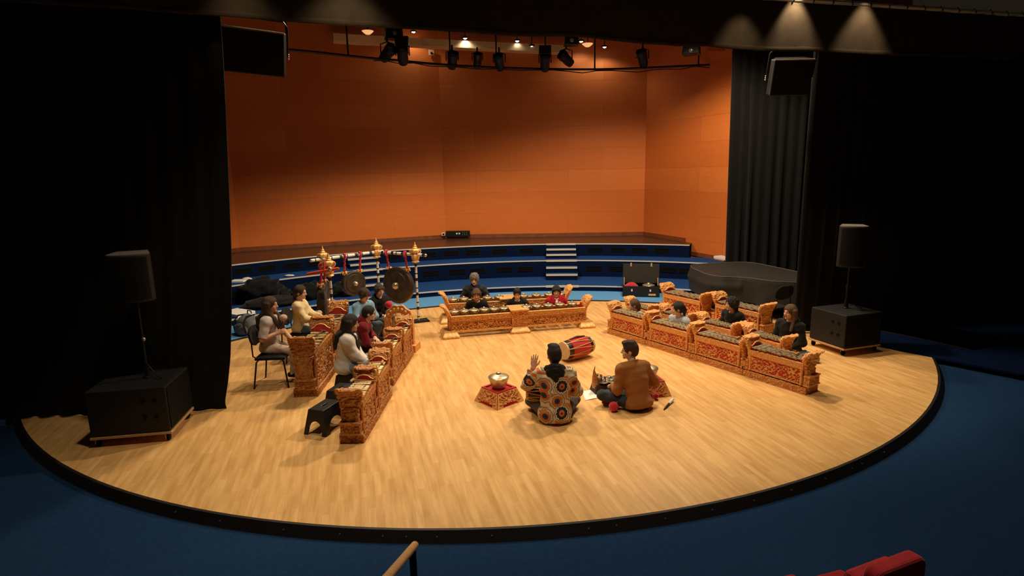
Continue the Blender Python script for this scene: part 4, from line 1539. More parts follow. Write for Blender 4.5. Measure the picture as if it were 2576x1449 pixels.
deep_pot(k)
pl2 = G(1640, 1003) + Vector((0.0, 0.26, 0))
r, h = pot_stand('carved pedestal half hidden behind the man in the rust sweater', pl2, R_(10), 1.02)
k = thing('kettle_gong', 'deep bronze kettle gong on the pedestal behind the rust sweater', 'gong', (pl2.x, pl2.y, h + 0.013))
deep_pot(k)

# barrel drum lying on the floor


def drum(label, c, axis, r, L, colr, skinr=True, name='barrel_drum'):
    t = thing(name, label, 'drum', c)
    m = Vector(axis).normalized().to_track_quat('Z', 'Y').to_matrix()
    h = L / 2
    MB().lathe([(r * .88, -h), (r * .97, -h * .6), (r, -h * .1), (r * .97, h * .4), (r * .82, h)], 32, mtx=m, cap=False).build('shell', M['black_band'], t, smooth=60)
    MB().lathe([(r * .995, -h * .62), (r * 1.03, -h * .1), (r * 1.0, h * .4), (r * .93, h * .68)], 32, mtx=m, cap=False).build('cloth_band', colr, t, smooth=60)
    skn = mat('drum skin', (0.74, 0.55, 0.33), 0.7, var=0.15)
    for s, rr in ((-1, r * .88), (1, r * .82)):
        mm = m
        MB().lathe([(rr * 1.02, s * (h - 0.03)), (rr * 1.08, s * (h - .015)), (rr * 1.05, s * (h + .004)), (0.001, s * (h + .008))], 32, mtx=mm, cap=False).build('skin', skn, t, smooth=50)
    lace = MB()
    n = 9
    for k in range(n):
        a0, a1, a2 = 2 * PI * k / n, 2 * PI * (k + .5) / n, 2 * PI * (k + 1) / n
        for a, b in ((a0, a1), (a1, a2)):
            up = 1 if a == a0 else -1
            pth = []
            for i in range(9):
                f = i / 8
                z = -h + 2 * h * (f if up > 0 else 1 - f)
                rad = r * (1.06 - 0.22 * max(0, (z / h)) ** 2 - 0.14 * max(0, -z / h) ** 2)
                an = a + (b - a) * (0.12 if 0 < i < 8 else (0 if i == 0 else 1))
                an = a + (b - a) * (f ** 2 if up > 0 else f ** .5)
                pth.append(m @ Vector((rad * math.cos(an), rad * math.sin(an), z)))
            lace.tube(pth, 0.007, 6)
    lace.build('lacing', mat('tan lacing', (0.62, 0.32, 0.10), 0.7), t, smooth=60)
    MB().tube([m @ Vector((r * 1.06 * math.cos(PI / 2), r * 1.06 * math.sin(PI / 2), -h * .5)), m @ Vector((0, r * 1.2, 0)), m @ Vector((0, r * 1.04, h * .6))], 0.012, 6).build('strap', M['stick_dark'], t, smooth=60)


dc = G(1452, 912)
drum('red barrel drum with tan lacing lying on the floor beyond the floral jacket', (1.03, 9.16, 0.185), (0.78, 0.52, 0.02), 0.155, 0.56, M['red_cloth'])
drum('black drum with tan cords on the lap of the man in the floral jacket', (0.36, 7.00, 0.26), (-1.0, 0.12, 0.03), 0.105, 0.40, M['black_band'])

# cymbal set on a dark beast-shaped block
cs = thing('cymbal_set', 'little dark cymbals on a carved horned wooden block before the rust sweater', 'cymbals', G(1532, 985) + Vector((0, 0.05, 0)), R_(14))
mb = MB()
mb.box((-0.02, 0, 0.06), (0.44, 0.22, 0.12), taper=0.85)
mb.build('block', M['dark_brown'], cs, bevel=0.012)
hd = [(-0.17, 0, 0.08), (-0.19, 0, 0.14), (-0.20, 0, 0.19), (-0.205, 0, 0.23), (-0.21, 0, 0.27), (-0.215, 0, 0.31), (-0.20, 0, 0.37)]
MB().tube(hd, [0.07, 0.055, 0.042, 0.034, 0.022, 0.012, 0.003], 14).build('carved_head', M['gold_brown'], cs, smooth=60)
for i in range(5):
    MB().tube([(-0.17 + i * 0.028, -0.075, 0.22 - i * 0.018), (-0.14 + i * 0.028, 0, 0.25 - i * 0.018), (-0.17 + i * 0.028, 0.075, 0.22 - i * 0.018)], 0.014, 6).build('mane_ridge', M['black_band'] if i % 2 else M['rail_wood'], cs, smooth=60)
pew = mat('pewter cymbal', (0.22, 0.19, 0.16), 0.4, 0.7)
for x, y in ((-0.1, -0.055), (-0.09, 0.06), (0.02, -0.06), (0.03, 0.055), (0.14, -0.055), (0.15, 0.06)):
    MB().lathe([(0.074, 0.0), (0.072, 0.006), (0.045, 0.01), (0.038, 0.02), (0.03, 0.032), (0.012, 0.038), (0.001, 0.038)], 24, c=(x, y, 0.15)).build('cymbal', pew, cs, smooth=40)
    MB().tube([(x, y, 0.11), (x, y, 0.155)], 0.012, 8).build('peg', M['cord'], cs)

p = G(1486, 996, 0)
pc = [G(1463, 985), G(1494, 980), G(1511, 1001), G(1473, 1008)]
pb_ = MB()
ctr = sum(pc, Vector()) / 4
o = MB().grid(lambda u, v: pc[0].lerp(pc[1], u).lerp(pc[3].lerp(pc[2], u), v) - ctr + Vector((0, 0, 0.004 + 0.006 * math.sin(u * PI) * v)), 10, 10).build('paper_sheet', M['paper'], smooth=180, loc=ctr)
o.modifiers.new('solid', 'SOLIDIFY').thickness = 0.0012
tag(o, 'white sheet of paper on the boards between the two men', 'paper')


def ball_mallet(c, axis, label, R=0.055, hl=0.26):
    r = thing('ball_mallet', label, 'mallet', c)
    mb = MB().sphere((0, 0, 0), R, 22, 14)
    mb.v = [tuple(Vector(v) * (1 + 0.03 * noise.noise(Vector(v) * 60))) for v in mb.v]
    mb.build('head', M['red_cloth'], r, smooth=180)
    a = Vector(axis).normalized()
    MB().tube([a * R * 0.9, a * (R + hl)], 0.010, 8).build('handle', M['stick_dark'], r, smooth=60)
    return r


c = G(1544, 1037) + Vector((0, 0.02, 0.07))
ball_mallet(c, (0.30, 0.22, 0.22), 'red wool-headed mallet on the floor left of the rust sweater', 0.06, 0.14)
c = G(1650, 1006) + Vector((0, 0.02, 0.05))
ball_mallet(c, (-0.1, 0.9, 0.1), 'small red-headed mallet on the floor right of the rust sweater', 0.042, 0.10)
a, b = G(1670, 1030, 0.012), G(1693, 1004, 0.03)
r = thing('beater_stick', 'dark beater with a pale handle lying on the floor right of the rust sweater', 'beater', (a + b) / 2)
q = (b - a) / 2
MB().tube([-q, -q * .6, q * 0.1], [0.006, 0.012, 0.014], 10).build('shaft', M['black_band'], r, smooth=60)
MB().tube([q * 0.1, q * .5, q], [0.015, 0.02, 0.018], 10).build('grip', M['white_plastic'], r, smooth=60)

# ------------------------------------------------------------------ stools and chairs


def stool(label, loc, rz, L=0.44, W=0.30, h=0.30, first=None, grp='black plastic step stools'):
    r = thing('step_stool', label, 'stool', loc, rz, grp)
    tx, ty = L / 2 - 0.055, W / 2 - 0.05
    bx_, by_ = L / 2, W / 2
    # top with a grip slot
    mb = MB()
    sl = [(-0.045, -0.012), (0.045, -0.012), (0.045, 0.012), (-0.045, 0.012)]
    outer = [(-tx, -ty), (tx, -ty), (tx, ty), (-tx, ty)]
    vs = [(x, y, h) for x, y in outer] + [(x, y, h) for x, y in sl] + [(x, y, h - 0.03) for x, y in outer] + [(x, y, h - 0.03) for x, y in sl]
    fs = []
    for k in range(4):
        l = (k + 1) % 4
        fs += [(k, l, 4 + l, 4 + k), (8 + k, 12 + k, 12 + l, 8 + l), (4 + k, 4 + l, 12 + l, 12 + k), (k, 8 + k, 8 + l, l)]
    mb.add(vs, fs)
    mb.build('seat', M['black_plastic'], r, bevel=0.012)
    # four sloping walls with arches
    sd = MB()
    for k in range(4):
        m = Matrix.Rotation(k * PI / 2, 3, 'Z')
        hw0, hw1, d0, d1 = (bx_, tx, by_, ty) if k % 2 == 0 else (by_, ty, bx_, tx)
        aw, ah = hw0 * 0.62, 0.56
        n = 20
        arch = [(-aw * math.cos(PI * i / n), ah * math.sin(PI * i / n) ** 0.8) for i in range(n + 1)]
        top = [(-hw1 + 2 * hw1 * i / n, 1.0) for i in range(n + 1)]
        vv, ff = [], []
        for off in (0, 0.012):
            for (x, v) in arch:
                vv.append(m @ Vector((x, -(d0 + (d1 - d0) * v) + off, v * (h - 0.004))))
            for i, (x, v) in enumerate(top):
                vv.append(m @ Vector((x, -d1 + off, h - 0.004)))
            for s in (-1, 1):
                vv.append(m @ Vector((s * hw0, -d0 + off, 0)))
        N = 2 * (n + 1) + 2
        for o_ in (0, N):
            for i in range(n):
                ff.append((o_ + i, o_ + i + 1, o_ + n + 2 + i, o_ + n + 1 + i))
            ff += [(o_ + 2 * (n + 1), o_ + 0, o_ + n + 1), (o_ + n, o_ + 2 * (n + 1) + 1, o_ + 2 * n + 1)]
        for i in range(n):
            ff.append((i, N + i, N + i + 1, i + 1))
        ff += [(2 * (n + 1), N + 2 * (n + 1), N, 0), (n, N + n, N + 2 * (n + 1) + 1, 2 * (n + 1) + 1)]
        sd.add(vv, ff)
    sd.build('legs', M['black_plastic'], r, smooth=30)
    return r


pA = (G(762, 1092) + G(824, 1097)) / 2
stool('nearest empty black step stool, beside the end of the left inner row', Vector((-2.275, 6.665, 0)), R_(72), 0.46, 0.31, 0.30)
stool('second empty black step stool, behind the nearest one', Vector((-2.245, 7.225, 0)), R_(76), 0.42, 0.31, 0.31)
stool('black step stool under the girl in the white sweater', Vector((-2.30, 7.80, 0)), R_(80), 0.42, 0.31, 0.31)


def chair(label, loc, rz, seat=0.45, grp='black stacking chairs'):
    r = thing('stacking_chair', label, 'chair', loc, rz, grp)

    def pad(u, v):
        x, y = (u - .5) * .44, (v - .5) * .42
        k = (abs(x) / .22) ** 4 + (abs(y) / .21) ** 4
        return x, y, 0.02 * max(0, 1 - k)
    mb = MB()
    mb.grid(lambda u, v: Vector((pad(u, v)[0], pad(u, v)[1], seat + pad(u, v)[2])), 16, 16)
    mb.grid(lambda u, v: Vector((pad(u, v)[0], pad(u, v)[1], seat - 0.035)), 4, 4, flip=True)
    for s in (-1, 1):
        mb.grid(lambda u, v: Vector(((u - .5) * .44, s * .21, seat - 0.035 + v * .035)), 4, 1)
        mb.grid(lambda u, v: Vector((s * .22, (u - .5) * .42, seat - 0.035 + v * .035)), 4, 1)
    mb.build('seat', M['black_coat'], r, smooth=40)
    b = MB()

    def bk(u, v, o):
        a = (u - .5) * .44
        z = seat + 0.16 + v * 0.26
        sh = (1 - abs(v * 2 - 1) ** 3.2 * 0.55)
        return Vector((a * sh, -0.235 - 0.05 * v + 0.25 * a * a + o, z))
    b.grid(lambda u, v: bk(u, v, 0.014), 16, 12)
    b.grid(lambda u, v: bk(u, v, -0.014), 16, 12, flip=True)
    for e in (0, 1):
        b.grid(lambda u, v: bk(e, u, -0.014 + 0.028 * v), 12, 1)
        b.grid(lambda u, v: bk(u, e, -0.014 + 0.028 * v), 16, 1)
    b.build('backrest', M['black_coat'], r, smooth=60)
    for sx in (-1, 1):
        MB().tube([(sx * .205, 0.16, seat - 0.03), (sx * .22, 0.19, seat - 0.06), (sx * .245, 0.235, 0.0)], 0.012, 8).build('leg', M['black_metal'], r, smooth=60)
        MB().tube([(sx * .205, -0.16, seat - 0.03), (sx * .22, -0.19, seat - 0.06), (sx * .245, -0.25, 0.0)], 0.012, 8).build('leg', M['black_metal'], r, smooth=60)
        MB().tube([(sx * .19, -0.15, seat - 0.03), (sx * .19, -0.24, seat + 0.02), (sx * .16, -0.255, seat + 0.24)], 0.011, 8).build('back_support', M['black_metal'], r, smooth=60)
    MB().tube([(-.205, 0.16, seat - 0.035), (.205, 0.16, seat - 0.035)], 0.01, 8).build('cross_rail', M['black_metal'], r)
    return r


CH1, CH2 = Vector((-3.50, 8.29, 0)), Vector((-3.46, 9.42, 0))
chair('black chair under the girl in the grey tee, at the near left', CH1, R_(-86), 0.45)
chair('black chair under the girl in the cream sweater', CH2, R_(-86), 0.45)
chair('empty black chair behind the rear metallophones by the right curtain', Vector((4.86, 10.72, 0)), R_(25), 0.45)
# ------------------------------------------------------------------ loudspeakers


def hanging_speaker(px, py, y, w_, h_, dep, tilt, rz, label, roll):
    c = GY(px, py, y)
    r = thing('hanging_loudspeaker', label, 'loudspeaker', c, rz)
    m = Matrix.Rotation(R_(roll), 3, 'Y') @ Matrix.Rotation(R_(tilt), 3, 'X')
    # cabinet tapers to the back and bulges at the sides
    hw, hh = w_ / 2, h_ / 2
    out = [(-hw, 0), (hw, 0), (hw, 0.06), (hw + 0.03, 0.12), (hw * .72, dep), (-hw * .72, dep), (-hw - 0.03, 0.12), (-hw, 0.06)]
    MB().prism(out, -hh, hh, mtx=m).build('cabinet', M['black_paint'], r, bevel=0.015)
    g = MB()
    g.grid(lambda u, v: m @ Vector(((u - .5) * (w_ - .03), -0.012 - 0.012 * math.sin(v * PI), (v - .5) * (h_ - .03))), 10, 10)
    g.build('front_grille', M['grille'], r, smooth=60)
    MB().box(m @ Vector((0, 0.0, hh)), (w_, 0.05, 0.02), mtx=m).build('edge_highlight', M['steel'] if False else mat('grey edge highlight', (0.16, 0.14, 0.12), 0.5), r, bevel=0.006)  # highlight along the top edge, painted as a lighter grey strip
    br = MB()
    a = hw + 0.05
    br.tube([m @ Vector((-a, 0.18, -0.02)), m @ Vector((-a, 0.16, hh + 0.08)), m @ Vector((-a + 0.06, 0.15, hh + 0.15)), m @ Vector((a - 0.06, 0.15, hh + 0.15)), m @ Vector((a, 0.16, hh + 0.08)), m @ Vector((a, 0.18, -0.02))], 0.014, 8)
    br.build('yoke', M['black_metal'], r, smooth=60)
    top = m @ Vector((0, 0.15, hh + 0.15))
    MB().tube([top, top + Vector((0, 0, 1.2))], 0.022, 10).build('drop_rod', M['black_metal'], r)
    MB().tube([top + Vector((-0.02, -0.03, 0)), top + Vector((-0.02, -0.03, 0.14))], 0.016, 8).build('clamp', M['steel'], r)
    for s in (-1, 1):
        for dz in (-0.03, 0.0, 0.03):
            MB().sphere(m @ Vector((s * (a + 0.012), 0.17, dz - 0.02)), 0.013, 8, 6).build('bolt', M['steel'], r, smooth=180)


hanging_speaker(640, 132, 8.9, 0.80, 0.60, 0.45, 14, R_(22), 'black loudspeaker hanging at the left below the border cloth', 4)
hanging_speaker(1992, 196, 9.86, 0.60, 0.55, 0.36, 16, R_(-10), 'black loudspeaker hanging at the right in front of the curtain', 1.5)


def subwoofer(corner, ang, wx, wy, top, label):
    """corner = nearest corner on the floor; sides run along ang and ang + 90"""
    u = Vector((math.cos(ang), math.sin(ang), 0))
    v = Vector((-u.y, u.x, 0))
    c = Vector(corner) + u * wx / 2 + v * wy / 2
    r = thing('subwoofer', label, 'loudspeaker', c, ang)
    z0 = 0.13
    MB().box((0, 0, (z0 + top) / 2), (wx - 0.02, wy - 0.02, top - z0)).build('cabinet', M['black_paint'], r, bevel=0.012)
    MB().box((0, -wy / 2 + 0.006, (z0 + top) / 2), (wx - 0.06, 0.012, top - z0 - 0.05)).build('front_grille', M['grille'], r)
    for zz in (0.36, 0.72):
        for yy in (0.14, 0.26):
            m = Matrix.Rotation(R_(-90), 3, 'Y')
            MB().lathe([(0.026, 0.0), (0.026, 0.006), (0.001, 0.003)], 14, c=(-wx / 2 + 0.008, -wy / 2 + yy, z0 + (top - z0) * zz), mtx=m, cap=False).build('handle_slot', M['grille'], r)
    d = MB().box((0, 0, z0 - 0.02), (wx, wy, 0.03))
    d.build('dolly_board', M['rail_wood'], r, bevel=0.005)
    for sx in (-1, 1):
        for sy in (-1, 1):
            x, y = sx * (wx / 2 - 0.06), sy * (wy / 2 - 0.06)
            w2 = MB().lathe([(0.001, -0.014), (0.038, -0.014), (0.042, 0), (0.038, 0.014), (0.001, 0.014)], 16, c=(x, y, 0.042), mtx=Matrix.Rotation(R_(90), 3, 'X')).build('caster', M['grille'], r, smooth=40)
            MB().box((x, y + 0.022, 0.068), (0.05, 0.006, 0.07)).build('fork', M['steel'], w2)
    return r, c


def pole_speaker(c, z0, z1, zt, w_, d_, rz, label, plabel, knob='steel'):
    pr = thing('speaker_pole', plabel, 'pole', (c.x, c.y, z0 + 0.002))
    MB().lathe([(0.05, 0), (0.05, 0.01), (0.032, 0.02), (0.03, 0.14)], 16).build('socket', M['black_metal'], pr, smooth=40)
    MB().tube([(0, 0, 0.1), (0, 0, z1 - z0 - 0.004)], 0.019, 12).build('tube', M['black_metal'], pr, smooth=60)
    MB().tube([(0, 0, (z1 - z0) * 0.5 - 0.05), (0, 0, (z1 - z0) * 0.5 + 0.05)], 0.027, 12).build('collar', M['black_metal'], pr, smooth=60)
    MB().sphere((0.035, -0.03, (z1 - z0) * 0.5), 0.024, 12, 8).build('knob', M[knob], pr, smooth=180)
    MB().tube([(0.02, 0, 0.16), (0.08, -0.03, 0.10), (0.16, -0.06, 0.03), (0.22, -0.08, 0.012)], 0.008, 6).build('cable', M['black_metal'], pr, smooth=60)
    r = thing('loudspeaker', label, 'loudspeaker', (c.x, c.y, z1), rz)
    out = []
    for k in range(13):
        a = PI + PI * k / 12
        out.append((w_ / 2 * math.cos(a), -d_ * .35 + 0.10 * math.sin(a)))
    out += [(w_ * .36, d_ * .5), (-w_ * .36, d_ * .5)]
    h = zt - z1
    MB().prism(out, 0, h).build('cabinet', M['black_paint'], r, bevel=0.01)
    MB().prism([(x * .97, y * .97) for x, y in out], h, h + 0.008).build('lit_top', mat('lit grey top', (0.15, 0.13, 0.11), 0.55), r)  # light on the top face, painted as a paler grey sheet
    MB().grid(lambda u, v: Vector((w_ * .485 * math.cos(PI + PI * u), -d_ * .35 + 0.108 * math.sin(PI + PI * u), 0.03 + (h - 0.06) * v)), 14, 6).build('front_grille', M['grille'], r, smooth=60)


r, c = subwoofer((5.26, 8.98, 0), R_(18), 0.78, 0.72, 0.665, 'black subwoofer on a wheeled board at the right of the stage')
pc = c + Vector((0.03, 0.08, 0))
pole_speaker(pc, 0.665, 1.38, GY(2173, 567, pc.y).z, 0.42, 0.42, R_(-25), 'black loudspeaker on a pole above the right subwoofer', 'black pole standing in the right subwoofer', 'black_metal')
r, c = subwoofer((-3.97, 6.37, 0), R_(100), 0.75, 0.86, 0.665, 'black subwoofer on a wheeled board at the near left of the stage')
pc = GY(371, 945, 6.78)
pc.z = 0
pc.x = c.x + 0.02
pc.y = c.y
pole_speaker(Vector((-4.38, 6.72, 0)), 0.665, GY(360, 752, 6.72).z, GY(360, 636, 6.72).z, 0.44, 0.40, R_(24), 'black loudspeaker on a pole above the left subwoofer', 'black pole with a steel knob standing in the left subwoofer')

# ------------------------------------------------------------------ covered grand piano
PZT = 0.80
top = [G(px, py, PZT) for px, py in ((1738, 668), (1795, 662), (1880, 660), (1950, 672), (2025, 690), (2025, 709), (1975, 709.5), (1930, 706), (1895, 701), (1855, 697.5), (1815, 696), (1785, 691.5), (1762, 683.5))]
ctr = sum(top, Vector()) / len(top)
N = len(top)
dense = []
for i in range(N):
    p0, p1, p2, p3 = top[i - 1], top[i], top[(i + 1) % N], top[(i + 2) % N]
    for k in range(8):
        t = k / 8
        dense.append(0.5 * ((2 * p1) + (p2 - p0) * t + (2 * p0 - 5 * p1 + 4 * p2 - p3) * t * t + (3 * p1 - p0 - 3 * p2 + p3) * t ** 3))
pn = thing('covered_piano', 'grand piano under a quilted black cover in front of the rear right curtain', 'piano', (ctr.x, ctr.y, 0))
D = len(dense)
rings = []
for i in range(6):                                     # top, from the middle outwards
    k = (i + 0.02) / 5.02
    rings.append([(ctr + (p - ctr) * k, PZT + 0.012 * (1 - k) + 0.010 * noise.noise(Vector((p.x * k * 3 + i, p.y * k * 3, 2)))) for p in dense])
for i in range(1, 15):
    f = i / 14
    z = PZT - f * (PZT - 0.30)
    ring_ = []
    for j, p in enumerate(dense):
        o_ = (p - ctr)
        o_.z = 0
        L = o_.length
        o_.normalize()
        wv = 0.03 * noise.noise(Vector((j * 0.16, f * 2.2, 5))) + 0.018 * math.sin(j * 0.5 + f * 3) * f
        lip = 0.045 * math.exp(-((f - 0.42) / 0.2) ** 2) if o_.x < -0.45 else 0.0
        ring_.append((ctr + o_ * (L + 0.012 + 0.02 * f + wv * (0.08 + 0.55 * f) + lip), z))
    rings.append(ring_)
vs = [(p.x - ctr.x, p.y - ctr.y, z) for rg in rings for p, z in rg]
fs = []
for i in range(len(rings) - 1):
    for j in range(D):
        k = (j + 1) % D
        fs.append((i * D + j, i * D + k, (i + 1) * D + k, (i + 1) * D + j))
fs.append(tuple(range(D)))
o = MB().add(vs, fs).build('cover', M['cover_cloth'], pn, smooth=50)
MB().tube([(p.x - ctr.x, p.y - ctr.y, PZT + 0.003) for p in dense], 0.007, 6, closed=True).build('piped_seam', mat('grey piping', (0.14, 0.12, 0.1), 0.6), pn, smooth=60)
for x, y in ((-0.55, 0.35), (-0.55, -0.35), (0.5, -0.3)):
    lg = MB().tube([(x, y, 0.5), (x, y, 0.09)], [0.07, 0.045], 14).build('leg', M['black_paint'], pn, smooth=60)
    MB().lathe([(0.001, -0.02), (0.04, -0.02), (0.045, 0), (0.04, 0.02), (0.001, 0.02)], 14, c=(x, y, 0.045), mtx=Matrix.Rotation(R_(90), 3, 'X')).build('caster', M['steel'], lg, smooth=40)
MB().box((-0.15, 0.1, 0.42), (1.2, 0.8, 0.16)).build('body', M['black_paint'], pn, bevel=0.02)

# ------------------------------------------------------------------ open black case
cl, cr = G(1566, 748), G(1659, 750)
cw = (cr - cl).length
ca = math.atan2(cr.y - cl.y, cr.x - cl.x)
un = Vector((-math.sin(ca), math.cos(ca), 0))
cc = (cl + cr) / 2 + un * 0.24
z0 = 0.0155
case = thing('equipment_case', 'open black case with brass catches standing on the blue carpet', 'case', (cc.x, cc.y, z0), ca)
H0, D0, T0 = 0.26, 0.46, 0.014
cb = MB()
for c_, s_ in (((0, 0, T0 / 2), (cw, D0, T0)), ((0, -D0 / 2 + T0 / 2, H0 / 2), (cw, T0, H0)), ((0, D0 / 2 - T0 / 2, H0 / 2), (cw, T0, H0)), ((-cw / 2 + T0 / 2, 0, H0 / 2), (T0, D0, H0)), ((cw / 2 - T0 / 2, 0, H0 / 2), (T0, D0, H0))):
    cb.box(c_, s_)
cb.build('base', M['black_paint'], case, bevel=0.006)
ml = Matrix.Rotation(R_(-97), 3, 'X')
ld = MB()
HL = 0.11
for c_, s_ in (((0, D0 / 2, T0 / 2 + HL), (cw, D0, T0)), ((0, T0 / 2, HL / 2), (cw, T0, HL)), ((0, D0 - T0 / 2, HL / 2), (cw, T0, HL)), ((-cw / 2 + T0 / 2, D0 / 2, HL / 2), (T0, D0, HL)), ((cw / 2 - T0 / 2, D0 / 2, HL / 2), (T0, D0, HL))):
    pt = Matrix.Rotation(R_(83), 3, 'X') @ Vector(c_)
    ld.box(pt + Vector((0, D0 / 2 + 0.012, H0 + 0.0)), s_, mtx=Matrix.Rotation(R_(83), 3, 'X'))
lid = ld.build('lid', M['cover_cloth'], case, bevel=0.005)
brass = mat('brass catch', (0.75, 0.5, 0.2), 0.35, 0.7)
for s in (-1, 1):
    MB().box((s * cw * 0.28, D0 / 2 - 0.10 + 0.05, H0 + D0 - 0.01), (0.035, 0.03, 0.09), mtx=Matrix.Rotation(R_(-15), 3, 'X')).build('catch', brass, lid)
    MB().box((s * cw * 0.25, -D0 / 2 - 0.006, H0 - 0.10), (0.035, 0.014, 0.05)).build('latch_plate', M['white_plastic'], case)
    MB().tube([(s * (cw / 2 - 0.03), -0.02, H0 - 0.02), (s * (cw / 2 - 0.03), D0 / 2 - 0.05, H0 + 0.18)], 0.011, 8).build('lid_stay', M['stick'], case, smooth=60)
MB().box((cw * 0.30, -D0 / 2 - 0.004, 0.06), (0.17, 0.008, 0.045)).build('name_plate', M['gold_bright'], case)


def blob(name, label, cat, c, size, seed, m, amp=0.25, fq=3.0, grp=None, rz=0.0, parent=None, n=34):
    mb = MB().sphere((0, 0, 0), 1.0, n, n // 2)
    vs = []
    for v in mb.v:
        v = Vector(v)
        k = 1 + amp * noise.noise(v * fq + Vector((seed, 0, 0))) + amp * 0.5 * noise.noise(v * fq * 2.6 + Vector((0, seed, 0)))
        rdg = abs(noise.noise(v * fq * 1.5 + Vector((0, 0, seed))))
        k += amp * 0.35 * (rdg - 0.2)
        q = Vector((v.x * k * size[0] / 2, v.y * k * size[1] / 2, max(-0.75, v.z) * k * size[2] / 2 + size[2] * 0.375))
        q.z = max(q.z, 0.0)
        vs.append(q)
    mb.v = [tuple(v) for v in vs]
    o = mb.build(name, m, parent, smooth=180, loc=c)
    o.rotation_euler = (0, 0, rz)
    if label:
        tag(o, label, cat, grp)
    return o


pil = blob('red_cushion', 'red cloth bundle lying inside the open black case', 'cushion', cc + Vector((math.cos(ca), math.sin(ca), 0)) * (-0.23) + Vector((0, 0, z0 + 0.016)), (0.38, 0.36, 0.33), 3.0, M['red_cloth'], 0.08, 2.0)
kk = thing('kettle_gong', 'bronze kettle gong stored inside the open black case', 'gong', cc + Vector((math.cos(ca), math.sin(ca), 0)) * 0.18 + Vector((0, 0, z0 + 0.145)))
kettle(0.15, 0.13, M['pot_bronze'], kk)
MB().box((0, 0, -0.064), (0.24, 0.24, 0.127)).build('packing_block', M['black_paint'], kk)

# ------------------------------------------------------------------ coats, bags and papers on the left tiers


def at(px, py, z):
    return G(px, py, z)


bp_ = at(617, 846, 0.015)
bk = thing('backpack', 'grey backpack on the lowest blue carpet at the left', 'bag', (bp_.x - 0.02, bp_.y + 0.2, 0.016), R_(-30))
blob('body', None, None, (0, 0, 0), (0.46, 0.38, 0.44), 5.0, M['grey_pack'], 0.10, 2.2, parent=bk)
blob('front_pocket', None, None, (0.0, -0.15, 0.02), (0.34, 0.16, 0.26), 7.0, M['grey_pack'], 0.1, 2.5, parent=bk)
for s in (-1, 1):
    MB().tube([(s * 0.09, 0.1, 0.36), (s * 0.12, -0.10, 0.37), (s * 0.15, -0.2, 0.25), (s * 0.17, -0.17, 0.06)], 0.016, 8).build('strap', M['black_coat'], bk, smooth=60)
MB().tube([(-0.06, 0.06, 0.39), (-0.05, 0.06, 0.44), (0.05, 0.06, 0.44), (0.06, 0.06, 0.39)], 0.011, 8).build('grab_handle', M['black_coat'], bk, smooth=60)
MB().tube([(-0.18, -0.10, 0.30), (-0.08, -0.20, 0.31), (0.08, -0.20, 0.31), (0.18, -0.10, 0.30)], 0.006, 6).build('zip', M['steel'], bk, smooth=60)

p = at(596, 800, Z1)
bx0 = tag(MB().box((0, 0, 0.035), (0.60, 0.42, 0.07)).build('paper_stack', M['paper'], bevel=0.004, loc=(p.x - 0.12, p.y + 0.30, Z1 + 0.002)), 'stack of white papers on the lowest tier at the left', 'papers')
bx0.rotation_euler = (0, 0, R_(-30))
p = at(589, 713, Z2)
o = tag(MB().box((0, 0, 0.02), (0.30, 0.22, 0.04)).build('paper_sheets', M['paper'], loc=(p.x + 0.02, p.y + 0.2, Z2 + 0.002), bevel=0.003), 'white papers on the middle tier by the left curtain', 'papers')
p = at(617, 708, Z2)
tag(blob('folded_cloth', None, None, (p.x, p.y + 0.1, Z2 + 0.002), (0.22, 0.16, 0.09), 2.0, M['white_knit'], 0.2), 'small white cloth beside the papers on the middle tier', 'cloth')
p = at(722, 698, Z2)
tag(blob('white_cloth', None, None, (p.x, p.y + 0.15, Z2 + 0.002), (0.24, 0.12, 0.05), 2.6, M['white_knit'], 0.2), 'scrap of white cloth on the edge of the middle tier', 'cloth')
blob('coat', 'black coat slung over the edge of the middle tier at the left', 'coat', at(655, 712, Z2) + Vector((0.03, -0.06, -0.30)), (0.85, 0.46, 0.50), 1.0, M['black_coat'], 0.35, 2.2, 'coats on the left tiers', R_(35))
blob('coat', 'black coat spread flat on the lowest tier left of the girl in cream', 'coat', at(665, 762, Z1) + Vector((-0.1, 0.30, 0)), (1.15, 0.50, 0.34), 4.0, M['black_coat'], 0.35, 2.4, 'coats on the left tiers', R_(30))
blob('holdall', 'dark padded bag on the lowest tier behind the girl in the grey tee', 'bag', at(672, 778, Z1) + Vector((0.02, 0.20, 0)), (1.20, 0.42, 0.28), 6.0, M['dark_bag'], 0.18, 2.2, None, R_(34))
blob('coat', 'black coat heaped on the lowest tier behind the girl in cream', 'coat', at(775, 760, Z1) + Vector((0.0, 0.35, 0)), (0.70, 0.45, 0.46), 8.0, M['black_coat'], 0.35, 2.2, 'coats on the left tiers', R_(25))
blob('coat', 'black coat on the lowest tier beside the edge-on gong', 'coat', at(851, 752, Z1) + Vector((0.0, 0.35, 0)), (0.70, 0.45, 0.36), 9.0, M['black_coat'], 0.35, 2.2, 'coats on the left tiers', R_(20))
p = at(860, 745, Z1)
blob('white_shirt', 'crumpled white garment lying on the coat beside the gongs', 'clothing', p + Vector((-0.02, 0.14, 0.16)), (0.34, 0.2, 0.18), 12.0, M['white_knit'], 0.4, 2.4, None, 0.3)

